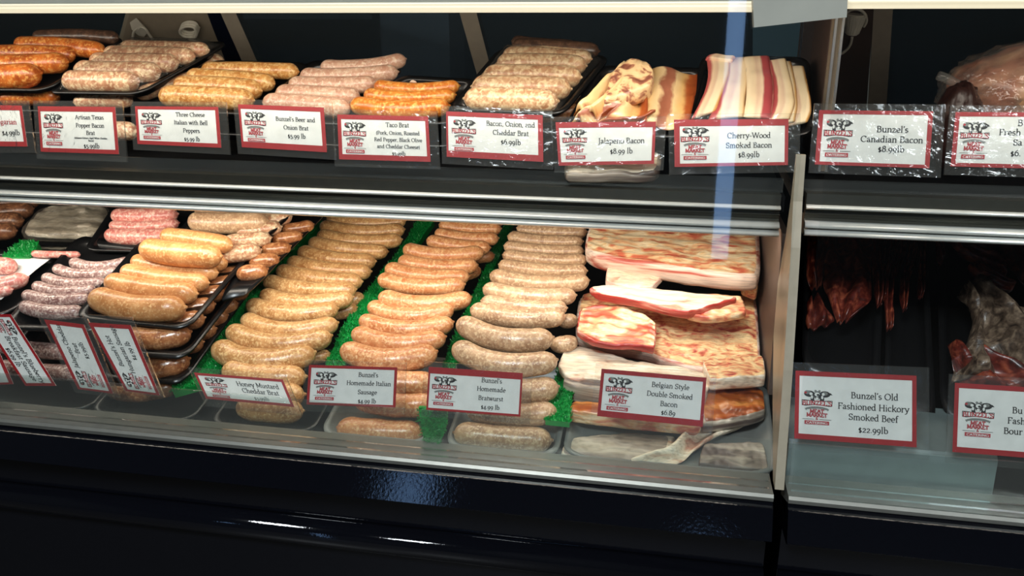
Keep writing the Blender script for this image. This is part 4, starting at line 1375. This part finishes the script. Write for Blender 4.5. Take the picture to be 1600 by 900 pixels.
tag(bx, 'scratched steel riser at the front of the dark case under the hickory beef card', 'riser')

# ---------------------------------------------------------------- cords and plugs
pl_ = thing('power_plug', rear(228, 52) + V((0, -0.02, 0)), 'white power plug with its cord on the rear mullion at the upper left', 'plug')
pq = [rear(x, y) + V((0, -0.022, 0.012)) for x, y in ((216, 46), (226, 39), (235, 50), (228, 59), (219, 57))]
nn = V((0, -1, 0.6)).normalized()
vs = pq + [p - nn * 0.02 for p in pq]
mesh_obj('plug_body', vs, [(0, 1, 2, 3, 4), (9, 8, 7, 6, 5)] + [(i, 5 + i, 5 + (i + 1) % 5, (i + 1) % 5) for i in range(5)], M['cord'], pl_, False)
for pts in ([(227, 54), (221, 60), (219, 70), (218, 82)], [(231, 52), (238, 55), (243, 62), (250, 72)]):
    tube('cord', [rear(x, y) + V((0, -0.02, 0.012)) for x, y in pts], 0.0022, M['cord'], pl_)
coil = []
for k in range(30):
    a = 2 * math.pi * k / 9
    x = 309 + 13 * math.cos(a) + k * 0.12
    y = 59 + 8 * math.sin(a) + (k // 9) * 3.4 - 4
    coil.append(rear(x, y) + V((0, -0.02 - 0.0006 * k, 0.014)))
cl = tube('cord_coil', coil + [rear(330, 76) + V((0, -0.03, 0.01))], 0.0024, M['cord'])
centre(cl)
tag(cl, 'coiled white cord hanging above the back corner of the mottled link tray', 'cord')


def rc(x, y, d=0.02):
    return rear(x, y) + V((0, -d, d * 0.6))


pg2 = thing('power_plug', rc(1328, 50), 'cream round power plug with a looping cord in the dark case', 'plug')
bm = bmesh.new()
bmesh.ops.create_cone(bm, cap_ends=True, segments=20, radius1=0.017, radius2=0.010, depth=0.032)
bmesh.ops.bevel(bm, geom=bm.edges[:], offset=0.002, segments=2, affect='EDGES')
me = bpy.data.meshes.new('plug_body')
bm.to_mesh(me)
bm.free()
me.materials.append(M['cord'])
o = bpy.data.objects.new('plug_body', me)
COL.objects.link(o)
o.parent = pg2
o.rotation_euler = (R(195), 0, R(10))
o.location = (0, -0.004, 0)
ring = []
for k in range(17):
    a = R(-40 + 260 * k / 16)
    ring.append(rc(1328 + 17 * math.cos(a), 50 - 16 * math.sin(a), 0.03))
tube('pull_ring', ring, 0.0022, M['cord'], pg2)
tube('cord', [rc(1326, 70), rc(1322, 84), rc(1310, 95), rc(1296, 97), rc(1286, 86), rc(1283, 70), rc(1286, 58)], 0.0022, M['cord'], pg2)
c2 = tube('cord', [rc(1292, 40), rc(1296, 60), rc(1294, 85), rc(1286, 108), rc(1279, 120), rc(1278, 145), rc(1283, 168), rc(1286, 190)], 0.0022, M['cord'])
centre(c2)
tag(c2, 'white cord running down beside the divider in the dark case', 'cord')

# things in the dim room behind the rear doors
for lo, hi, lb in (((-1.75, 2.6, 1.25), (-1.05, 2.9, 1.52), 'pale grey carton seen through the rear glass at the upper left'),
                   ((-0.95, 2.7, 0.9), (-0.72, 2.9, 1.34), 'pale upright carton seen dimly through the middle rear glass')):
    o = box('carton', (-.5, -.5, -.5), (.5, .5, .5), M['box'], None, 0)
    for v in o.data.vertices:
        v.co = V([v.co[i] * (hi[i] - lo[i]) for i in range(3)])
    o.location = [(lo[i] + hi[i]) / 2 for i in range(3)]
    tag(o, lb, 'carton')
# ---------------------------------------------------------------- pen-drawn lettering
def A(cx, cy, rx, ry, a0, a1, n=9):
    return [(cx + rx * math.cos(R(a0 + (a1 - a0) * i / n)), cy + ry * math.sin(R(a0 + (a1 - a0) * i / n))) for i in range(n + 1)]


def sf(x, y, w=0.065):
    return [(x - w, y), (x + w, y)]


X, C, AS, D = 0.45, 0.68, 0.74, -0.22
GL = {
    'A': (.66, [[(.06, 0), (.33, C)], [(.33, C), (.60, 0)], [(.16, .24), (.50, .24)], sf(.06, 0), sf(.60, 0)]),
    'B': (.56, [[(.13, 0), (.13, C)], [(.06, C), (.28, C)] + A(.28, .53, .15, .15, 90, -90) + [(.13, .38)], [(.28, .38)] + A(.30, .19, .19, .19, 90, -90) + [(.06, 0)]]),
    'C': (.64, [A(.35, .34, .28, .34, 45, 315, 14), [(.55, .66), (.55, .50)]]),
    'D': (.66, [[(.13, 0), (.13, C)], [(.06, C), (.28, C)] + A(.28, .34, .30, .34, 90, -90, 12) + [(.06, 0)]]),
    'E': (.54, [[(.13, 0), (.13, C)], [(.06, C), (.47, C), (.47, .56)], [(.13, .36), (.38, .36)], [(.06, 0), (.50, 0), (.50, .14)]]),
    'F': (.52, [[(.13, 0), (.13, C)], [(.06, C), (.47, C), (.47, .55)], [(.13, .36), (.38, .36)], sf(.13, 0)]),
    'G': (.68, [A(.36, .34, .29, .34, 50, 330, 14), [(.60, .30), (.60, .05)], sf(.58, .31, .09)]),
    'H': (.70, [[(.13, 0), (.13, C)], [(.57, 0), (.57, C)], [(.13, .36), (.57, .36)], sf(.13, 0), sf(.13, C), sf(.57, 0), sf(.57, C)]),
    'I': (.28, [[(.14, 0), (.14, C)], sf(.14, 0), sf(.14, C)]),
    'J': (.34, [[(.20, C), (.20, .02), (.14, -.12), (.03, -.14)], sf(.20, C)]),
    'K': (.64, [[(.13, 0), (.13, C)], [(.52, C), (.14, .32)], [(.24, .40), (.58, 0)], sf(.13, 0), sf(.13, C), sf(.52, C), sf(.58, 0)]),
    'L': (.52, [[(.13, 0), (.13, C)], [(.06, 0), (.48, 0), (.48, .15)], sf(.13, C)]),
    'M': (.80, [[(.12, 0), (.14, C)], [(.14, C), (.40, .08)], [(.40, .08), (.66, C)], [(.66, C), (.68, 0)], sf(.12, 0), sf(.68, 0), sf(.12, C), sf(.68, C)]),
    'N': (.72, [[(.13, 0), (.13, C)], [(.13, C), (.58, .02)], [(.58, 0), (.58, C)], sf(.13, 0), sf(.10, C), sf(.58, C)]),
    'O': (.72, [A(.36, .34, .30, .34, 90, 450, 22)]),
    'P': (.54, [[(.13, 0), (.13, C)], [(.06, C), (.28, C)] + A(.28, .50, .19, .18, 90, -90) + [(.13, .32)], sf(.13, 0)]),
    'R': (.60, [[(.13, 0), (.13, C)], [(.06, C), (.28, C)] + A(.28, .51, .17, .17, 90, -90) + [(.13, .34)], [(.28, .34), (.56, 0)], sf(.13, 0), sf(.56, 0, .05)]),
    'S': (.50, [A(.25, .51, .17, .17, 40, 270, 10) + A(.25, .17, .18, .17, 90, -140, 10), [(.40, .66), (.40, .54)], [(.09, .14), (.09, .01)]]),
    'T': (.60, [[(.30, 0), (.30, C)], [(.05, .55), (.05, C), (.55, C), (.55, .55)], sf(.30, 0)]),
    'U': (.68, [[(.13, C), (.13, .22)] + A(.34, .20, .21, .20, 180, 360) + [(.55, C)], sf(.13, C), sf(.55, C)]),
    'W': (.92, [[(.06, C), (.26, 0)], [(.26, 0), (.46, C)], [(.46, C), (.66, 0)], [(.66, 0), (.86, C)], sf(.06, C), sf(.46, C), sf(.86, C)]),
    'Z': (.58, [[(.08, .54), (.08, C), (.50, C), (.06, 0), (.52, 0), (.52, .14)]]),
    'a': (.44, [[(.07, .36), (.12, .43), (.22, .45), (.30, .39), (.31, .28), (.31, .06), (.36, 0), (.42, .03)], [(.31, .26), (.17, .23), (.07, .15), (.08, .04), (.17, 0), (.26, .04), (.31, .10)]]),
    'b': (.50, [[(.12, .03), (.12, AS)], A(.27, .22, .17, .22, 150, -150, 14), [(.05, AS), (.12, AS)]]),
    'c': (.42, [A(.23, .225, .17, .225, 45, 315, 12)]),
    'd': (.52, [[(.38, AS), (.38, .03)], A(.23, .22, .17, .22, 30, 330, 14), [(.31, AS), (.38, AS)], [(.38, 0), (.47, .02)]]),
    'e': (.44, [[(.07, .23), (.37, .25)] + A(.23, .225, .16, .225, 5, 315, 14)]),
    'f': (.32, [[(.15, 0), (.15, .58), (.20, .71), (.29, .74), (.33, .69)], [(.05, X), (.29, X)], sf(.15, 0)]),
    'g': (.48, [A(.22, .27, .14, .17, 0, 360, 16), [(.14, .12), (.11, .05), (.20, .02), (.34, .0), (.40, -.08), (.34, -.18), (.20, -.22), (.08, -.16), (.10, -.05), (.20, .02)], [(.33, .40), (.44, .45)]]),
    'h': (.54, [[(.12, 0), (.12, AS)], [(.12, .33)] + A(.27, .29, .14, .16, 130, 0) + [(.41, 0)], sf(.12, 0), sf(.41, 0), [(.05, AS), (.12, AS)]]),
    'i': (.26, [[(.13, 0), (.13, X), (.06, X - .02)], sf(.13, 0), [(.12, .62), (.14, .66)]]),
    'j': (.24, [[(.13, X), (.13, -.10), (.06, -.20), (-.02, -.18)], [(.12, .62), (.14, .66)]]),
    'k': (.52, [[(.12, 0), (.12, AS)], [(.40, X), (.13, .20)], [(.21, .27), (.46, 0)], sf(.12, 0), sf(.40, X), sf(.45, 0)]),
    'l': (.26, [[(.13, 0), (.13, AS), (.05, AS - .02)], sf(.13, 0)]),
    'm': (.80, [[(.12, 0), (.12, X)], [(.12, .33)] + A(.255, .29, .125, .16, 130, 0) + [(.38, 0)], [(.38, .33)] + A(.52, .29, .13, .16, 130, 0) + [(.65, 0)], sf(.12, 0), sf(.38, 0), sf(.65, 0), [(.05, X), (.12, X)]]),
    'n': (.54, [[(.12, 0), (.12, X)], [(.12, .33)] + A(.27, .29, .14, .16, 130, 0) + [(.41, 0)], sf(.12, 0), sf(.41, 0), [(.05, X), (.12, X)]]),
    'o': (.48, [A(.24, .225, .19, .225, 90, 450, 18)]),
    'p': (.50, [[(.12, D), (.12, X)], A(.27, .22, .17, .22, 150, -150, 14), [(.05, X), (.12, X)], sf(.12, D)]),
    'r': (.38, [[(.12, 0), (.12, X)], [(.12, .31), (.20, .42), (.30, .45), (.34, .41)], sf(.12, 0), [(.05, X), (.12, X)]]),
    's': (.38, [A(.19, .335, .115, .115, 40, 270, 8) + A(.19, .11, .13, .11, 90, -140, 8)]),
    't': (.32, [[(.14, .60), (.14, .09), (.19, .01), (.28, .03)], [(.04, X), (.28, X)]]),
    'u': (.54, [[(.12, X), (.12, .14)] + A(.26, .15, .14, .15, 180, 340) + [(.41, .20)], [(.41, X), (.41, 0), (.49, .01)], [(.05, X), (.12, X)], [(.34, X), (.41, X)]]),
    'v': (.48, [[(.06, X), (.24, 0)], [(.24, 0), (.42, X)], sf(.06, X), sf(.42, X)]),
    'w': (.70, [[(.06, X), (.21, 0)], [(.21, 0), (.35, X)], [(.35, X), (.49, 0)], [(.49, 0), (.64, X)], sf(.06, X), sf(.35, X), sf(.64, X)]),
    'x': (.48, [[(.08, X), (.40, 0)], [(.40, X), (.08, 0)], sf(.08, X), sf(.40, X), sf(.08, 0), sf(.40, 0)]),
    'y': (.48, [[(.06, X), (.25, .02)], [(.42, X), (.20, -.14), (.12, -.21), (.04, -.20)], sf(.06, X), sf(.42, X)]),
    'z': (.42, [[(.07, .36), (.07, X), (.35, X), (.05, 0), (.37, 0), (.37, .10)]]),
    '2': (.44, [A(.21, .32, .14, .13, 160, -30, 8) + [(.06, 0), (.38, 0)]]),
    '4': (.46, [[(.30, -.16), (.30, .45), (.04, 0), (.42, 0)]]),
    '5': (.42, [[(.36, .45), (.13, .45), (.10, .22)] + A(.19, .05, .17, .19, 110, -130, 10)]),
    '6': (.46, [[(.36, .68), (.18, .56), (.07, .36)] + A(.23, .20, .17, .20, 170, 530, 16)]),
    '8': (.46, [A(.23, .51, .13, .15, 0, 360, 14), A(.23, .18, .17, .18, 0, 360, 16)]),
    '9': (.46, [A(.23, .27, .16, .18, 0, 360, 14), [(.39, .27), (.35, .04), (.22, -.14), (.10, -.20)]]),
    '$': (.42, [A(.21, .32, .12, .12, 40, 270, 8) + A(.21, .09, .13, .11, 90, -140, 8), [(.21, .52), (.21, -.09)]]),
    '.': (.20, [[(.09, .01), (.11, .05)]]), ',': (.20, [[(.12, .05), (.07, -.10)]]),
    "'": (.18, [[(.11, .70), (.08, .56)]]), '(': (.28, [A(.32, .26, .22, .46, 130, 230, 8)]), ')': (.28, [A(-.04, .26, .22, .46, 50, -50, 8)]),
    '-': (.34, [[(.06, .24), (.28, .24)]]), '&': (.66, [[(.60, 0), (.20, .46), (.20, .62), (.30, .68), (.38, .58), (.34, .46), (.10, .24), (.08, .08), (.20, 0), (.38, .04), (.56, .30)]]),
    ' ': (.26, []),
}


def text_w(s, sp=0.0):
    return sum(GL[c][0] + sp for c in s)


def stroke_text(s, size, weight=0.105, thin=0.045, sp=0.0):
    """quads of the written text, baseline at y=0, starting at x=0, in units of size"""
    out = []
    x0 = 0
    for c in s:
        w, strokes = GL[c]
        for st in strokes:
            for (xa, ya), (xb, yb) in zip(st[:-1], st[1:]):
                dx, dy = xb - xa, yb - ya
                L = math.hypot(dx, dy)
                if L < 1e-6:
                    continue
                ang = math.atan2(dy, dx)
                t = thin + (weight - thin) * abs(math.sin(ang - R(20)))
                nx, ny = -dy / L * t / 2, dx / L * t / 2
                e = min(t * 0.35, 0.02)
                ex, ey = dx / L * e, dy / L * e
                q = [(xa - ex + nx, ya - ey + ny), (xa - ex - nx, ya - ey - ny), (xb + ex - nx, yb + ey - ny), (xb + ex + nx, yb + ey + ny)]
                out.append([((x + x0) * size, y * size) for x, y in q])
        x0 += w + sp
    return out


class Card:
    def __init__(self, quad, nrm):
        self.q, self.n = quad, nrm
        w = ((quad[1] - quad[0]).length + (quad[2] - quad[3]).length) / 2
        h = ((quad[3] - quad[0]).length + (quad[2] - quad[1]).length) / 2
        self.asp = w / h
        self.h = h

    def P(self, u, v, d=0.0):
        return bil(self.q, u, v) + self.n * d

    def slab(self, name, pieces, d0, d1, mat, parent):
        """pieces: polygons in (u, v); built with a front and side walls between depths d0 (back) and d1 (front)"""
        vs, fs, mi = [], [], []
        mats = []
        for item in pieces:
            poly, m = item if isinstance(item, tuple) and isinstance(item[1], str) else (item, mat)
            if m not in mats:
                mats.append(m)
            c = len(vs)
            n = len(poly)
            vs += [self.P(u, v, d1) for u, v in poly] + [self.P(u, v, d0) for u, v in poly]
            fs.append(tuple(range(c, c + n)))
            mi.append(mats.index(m))
            for i in range(n):
                fs.append((c + i, c + n + i, c + n + (i + 1) % n, c + (i + 1) % n))
                mi.append(mats.index(m))
            fs.append(tuple(range(c + 2 * n - 1, c + n - 1, -1)))
            mi.append(mats.index(m))
        return mesh_obj(name, vs, fs, [M[m] for m in mats], parent, False, mi)


def ell(cx, cy, rx, ry, a0=0, a1=360, n=12):
    return [(x, y) for x, y in A(cx, cy, rx, ry, a0, a1, n)][:-1 if a1 - a0 == 360 else None]


def logo_polys(u0, v0, w, h, asp):
    """animal heads over the shop name, ribbon, MEAT MARKET & CATERING; box (u0,v0,w,h) on the card"""
    L = []

    def T(poly, m):
        L.append(([(u0 + x * w, v0 + y * h) for x, y in poly], m))

    def txt(s, cx, base, size, m, wt=0.13, th=0.07, arc=0.0, wid=None):
        sx = size
        tw = text_w(s) * size
        k = (wid / tw) if wid else 1
        for q in stroke_text(s, size, wt, th):
            pl = []
            for x, y in q:
                xx = cx + (x - tw / 2) * k
                yy = base - y + arc * ((xx - cx) ** 2)
                pl.append((xx, yy))
            T(pl, m)
    # heads: hen left, pig middle, steer right
    T(ell(.26, .13, .17, .09), 'ink')
    T(ell(.20, .09, .10, .055), 'inkgrey')
    T(ell(.14, .10, .045, .03), 'redink')
    T(ell(.31, .13, .05, .04), 'white')
    T([(.30, .18), (.40, .18), (.42, .32), (.30, .32)], 'ink')
    T(ell(.34, .22, .035, .05), 'white')
    T(ell(.74, .13, .17, .09), 'ink')
    T(ell(.74, .11, .09, .05), 'inkgrey')
    T(ell(.69, .13, .045, .04), 'white')
    T([(.90, .08), (.98, .14), (.88, .15)], 'ink')
    T([(.60, .18), (.72, .18), (.72, .32), (.58, .32)], 'ink')
    T(ell(.66, .22, .035, .05), 'white')
    T(ell(.51, .17, .11, .12), 'ink')
    T(ell(.50, .14, .08, .06), 'white')
    T(ell(.53, .155, .045, .03), 'ink')
    T(ell(.50, .25, .05, .035), 'white')
    T(ell(.45, .05, .04, .035), 'inkgrey')
    T(ell(.57, .05, .04, .035), 'inkgrey')
    # shop name with a dark backing
    T([(.02, .30), (.14, .30), (.5, .33), (.86, .30), (.98, .30), (.97, .46), (.86, .47), (.5, .43), (.14, .47), (.03, .46)], 'ink')
    T([(.04, .32), (.5, .345), (.96, .32), (.95, .445), (.5, .415), (.05, .445)], 'white')
    txt("BUNZEL'S", .5, .435, .165, 'redink', .17, .08, .06, .92)
    # ribbon
    T([(.16, .52), (.32, .485), (.5, .475), (.68, .485), (.84, .52), (.84, .575), (.68, .545), (.5, .535), (.32, .545), (.16, .575)], 'inkgrey')
    T([(.12, .53), (.18, .54), (.18, .60), (.14, .57)], 'inkgrey')
    T([(.88, .53), (.82, .54), (.82, .60), (.86, .57)], 'inkgrey')
    txt('MEAT', .5, .66, .15, 'redink', .2, .1, .10, .44)
    txt('MARKET', .5, .765, .15, 'redink', .2, .1, .04, .64)
    txt('&', .5, .85, .11, 'redink', .16, .08)
    T([(.05, .832), (.42, .832), (.42, .842), (.05, .842)], 'ink')
    T([(.58, .832), (.95, .832), (.95, .842), (.58, .842)], 'ink')
    T([(.12, .88), (.88, .88), (.88, .985), (.12, .985)], 'redink')
    txt('CATERING', .5, .965, .085, 'white', .13, .07, 0, .66)
    return L


def sign(corners, anchorY, lines, label, tilt=14, logo=(.05, .14, .27, .72), bord=(.035, .09, .035, .09), sleeve=(.05, .12, .10, .16), group='price cards', anchor=None, colour='ink', ns=0.0):
    """corners: picture corners of the red border (top left, top right, bottom right, bottom left of the card as read)"""
    cx = sum(c[0] for c in corners) / 4
    cy = max(c[1] for c in corners)
    pl = plane(cx, cy, anchorY, -tilt + 90)
    pl = (onY(cx, cy, anchorY), V((0, -math.cos(R(tilt)), math.sin(R(tilt)))))
    q = [on(x, y, pl) for x, y in corners]
    k = Card(q, pl[1])
    base = min(q, key=lambda p: p.z)
    mid = (q[0] + q[1] + q[2] + q[3]) / 4
    t = thing('price_card', (mid.x, mid.y, base.z), label, 'price card', group)
    l, tp, r, b = bord
    k.slab('card', [[(0.002, 0.002), (0.998, 0.002), (0.998, 0.998), (0.002, 0.998)]], -0.0006, 0.0, 'white', t)
    k.slab('red_border', [[(0, 0), (1, 0), (1, tp), (0, tp)], [(0, 1 - b), (1, 1 - b), (1, 1), (0, 1)], [(0, tp), (l, tp), (l, 1 - b), (0, 1 - b)], [(1 - r, tp), (1, tp), (1, 1 - b), (1 - r, 1 - b)]], 0.0, 0.0003, 'red', t)
    if logo:
        lp = logo_polys(*logo, k.asp)
        # stack the layers so that later shapes lie over earlier ones
        vs, fs, mi, mats = [], [], [], []
        for i, (poly, m) in enumerate(lp):
            if m not in mats:
                mats.append(m)
            c = len(vs)
            vs += [k.P(u, v, 0.0002 + 0.0000025 * i) for u, v in poly]
            fs.append(tuple(range(c, c + len(poly))))
            mi.append(mats.index(m))
        mesh_obj('logo', vs, fs, [M[m] for m in mats], t, False, mi)
    pcs = []
    for ln in lines:
        s, uc, vb, size = ln[:4]
        m = ln[4] if len(ln) > 4 else colour
        sq = ln[5] if len(ln) > 5 else 1.0
        size = size / C
        tw = text_w(s) * size * sq
        u0 = uc - tw / k.asp / 2
        for poly in stroke_text(s, size):
            pcs.append(([(u0 + x * sq / k.asp, vb - y) for x, y in poly], m))
    if pcs:
        k.slab('lettering', pcs, 0.0, 0.00035, 'ink', t)
    if sleeve:
        sl, st, sr, sb = sleeve
        k.slab('clear_sleeve', [[(-sl, -st), (1 + sr, -st), (1 + sr, 1 + sb), (-sl, 1 + sb)]], -0.0016, 0.0014, 'sleeve', t)
    return t


UY, LY = 0.996, 0.884
R3 = .66
sign([(-78, 163), (34, 165), (43, 229), (-70, 228)], UY, [('Hungarian', .71, .46, .12, 'redink'), ('$4.99lb', .80, .72, .12)], 'price card cut by the left edge of the photo, red lettering ending in ungarian', bord=(.04, .12, .04, .12))
sign([(59, 166), (180, 167), (186, 241), (64, 237)], UY, [('Artisan Texas', .66, .27, .085), ('Popper Bacon', .66, .445, .085), ('Brat', .66, .605, .085), ('(Jalapeno Extract, Aged White Cheddar,', .66, .69, .034), ('Bacon)', .66, .745, .034), ('$5.99lb', .66, .885, .095)], 'price card reading Artisan Texas Popper Bacon Brat', bord=(.03, .11, .04, .09))
sign([(211, 166), (341, 167), (346, 231), (215, 225)], UY, [('Three Cheese', .66, .25, .10), ('Italian with Bell', .66, .45, .10), ('Peppers', .66, .65, .10), ('$5.99 lb', .66, .86, .10)], 'price card reading Three Cheese Italian with Bell Peppers', bord=(.03, .08, .04, .10))
sign([(372, 163), (506, 168), (511, 238), (378, 230)], UY, [('Bunzel\'s Beer and', .66, .34, .092), ('Onion Brat', .66, .53, .092), ('$5.99 lb', .66, .72, .10)], 'price card reading Beer and Onion Brat', bord=(.025, .10, .045, .14))
sign([(527, 179), (669, 182), (673, 253), (530, 249)], UY, [('Taco Brat', .66, .25, .095), ('(Pork, Onion, Roasted', .66, .42, .078), ('Red Pepper, Black Olive', .66, .57, .078), ('and Cheddar Cheese)', .66, .72, .078), ('$5.99lb', .66, .87, .078)], 'price card reading Taco Brat with its list of fillings', bord=(.04, .10, .035, .12))
sign([(697, 174), (848, 180), (849, 253), (698, 245)], UY, [('Bacon, Onion, and', .67, .27, .10), ('Cheddar Brat', .67, .46, .10), ('$6.99lb', .67, .66, .11)], 'price card reading Bacon, Onion, and Cheddar Brat', bord=(.02, .10, .05, .14))
sign([(868, 191), (1025, 190), (1022, 256), (873, 259)], UY, [('Jalapeno Bacon', .66, .50, .12), ('$8.99 lb', .66, .74, .12)], 'price card reading Jalapeno Bacon', bord=(.03, .13, .03, .08))
sign([(1053, 187), (1232, 186), (1231, 258), (1054, 261)], UY, [('Cherry-Wood', .66, .40, .11), ('Smoked Bacon', .66, .61, .11), ('$8.99lb', .66, .81, .11)], 'price card reading Cherry-Wood Smoked Bacon', bord=(.05, .14, .03, .07))
sign([(1280, 172), (1458, 174), (1452, 263), (1273, 257)], UY, [('Bunzel\'s', .66, .38, .105, 'ink', 1.06), ('Canadian Bacon', .66, .56, .105, 'ink', 1.06), ('$8.99lb', .66, .73, .105, 'ink', 1.06)], 'price card reading Canadian Bacon', bord=(.04, .07, .04, .06))
sign([(1493, 175), (1680, 176), (1674, 265), (1485, 260)], UY, [('B', .555, .24, .105, 'ink', 1.06), ('Fresh', .475, .41, .105, 'ink', 1.06), ('Sa', .545, .59, .105, 'ink', 1.06), ('$6.', .535, .78, .105, 'ink', 1.06)], 'price card at the upper right edge of the photo reading Fresh', bord=(.04, .08, .04, .07), logo=(.05, .16, .26, .70))
# lower cards
sign([(-52, 520), (-12, 526), (21, 600), (-20, 602)], LY, [], 'price card sliver in the far lower left corner of the deck', logo=None, bord=(.08, .06, .14, .04), sleeve=None)
sign([(17, 491), (88, 603), (40, 603), (-34, 491)], LY, [('Bunzel\'s Blueberry', .64, .42, .14), ('Breakfast Sausage', .62, .63, .14), ('$6.99 lb', .60, .84, .14)], 'tilted price card reading Blueberry Breakfast Sausage', logo=(.06, .12, .24, .74), bord=(.04, .09, .04, .09), sleeve=None)
sign([(122, 608), (69, 499), (131, 507), (177, 615)], LY, [('Jalapeno Cheddar', .64, .34, .11), ('Brat', .62, .55, .11), ('$5.99lb', .60, .74, .11)], 'tilted price card reading Jalapeno Cheddar Brat, text running upwards', logo=(.05, .12, .24, .74), bord=(.03, .09, .06, .09))
sign([(197, 611), (138, 504), (204, 508), (250, 618)], LY, [('Bunzel\'s Hot', .60, .34, .11), ('Hungarian Sausage', .63, .56, .11), ('$4.99 lb', .62, .77, .11)], 'tilted price card reading Hot Hungarian Sausage, text running upwards', logo=(.05, .12, .24, .74), bord=(.03, .08, .06, .09), sleeve=(.02, .05, .12, .12))
sign([(303, 582), (442, 593), (460, 636), (322, 623)], LY, [('Honey Mustard', .68, .38, .16), ('Cheddar Brat', .68, .62, .16), ('$5.99lb', .66, .86, .13, 'inkgrey')], 'price card reading Honey Mustard Cheddar Brat', tilt=30, logo=(.07, .12, .26, .78), bord=(.03, .10, .03, .10), sleeve=(.04, .2, .05, .3))
sign([(483, 570), (621, 574), (618, 637), (479, 632)], LY, [('Bunzel\'s', .68, .26, .105), ('Homemade Italian', .69, .47, .105), ('Sausage', .68, .69, .105), ('$4.99 lb', .68, .91, .105)], 'price card reading Homemade Italian Sausage', bord=(.03, .07, .03, .06), logo=(.06, .14, .28, .74))
sign([(670, 573), (817, 583), (813, 651), (666, 640)], LY, [('Bunzel\'s', .68, .27, .098), ('Homemade', .68, .47, .098), ('Bratwurst', .68, .68, .098), ('$4.99 lb', .68, .88, .098)], 'price card reading Homemade Bratwurst', bord=(.02, .15, .02, .05), logo=(.04, .18, .28, .70))
sign([(940, 576), (1104, 590), (1098, 667), (933, 650)], LY, [('Belgian Style', .67, .28, .098), ('Double Smoked', .67, .47, .098), ('Bacon', .67, .655, .098), ('$6.89', .67, .83, .098)], 'price card reading Belgian Style Double Smoked Bacon', bord=(.03, .09, .03, .13), logo=(.05, .13, .27, .72), sleeve=(.06, .10, .09, .16))
sign([(1243, 579), (1432, 587), (1432, 699), (1241, 685)], LY, [('Bunzel\'s Old', .66, .36, .085), ('Fashioned Hickory', .65, .52, .085), ('Smoked Beef', .65, .67, .085), ('$22.99lb', .65, .84, .085)], 'price card reading Old Fashioned Hickory Smoked Beef', bord=(.035, .07, .035, .08), logo=(.05, .26, .27, .52))
sign([(1492, 598), (1690, 610), (1688, 722), (1488, 706)], LY, [('Bu', .505, .38, .085), ('Fash', .50, .53, .085), ('Bour', .475, .68, .085)], 'price card at the lower right edge of the photo, starting Fash and Bour', bord=(.035, .07, .035, .08), logo=(.06, .24, .27, .52))
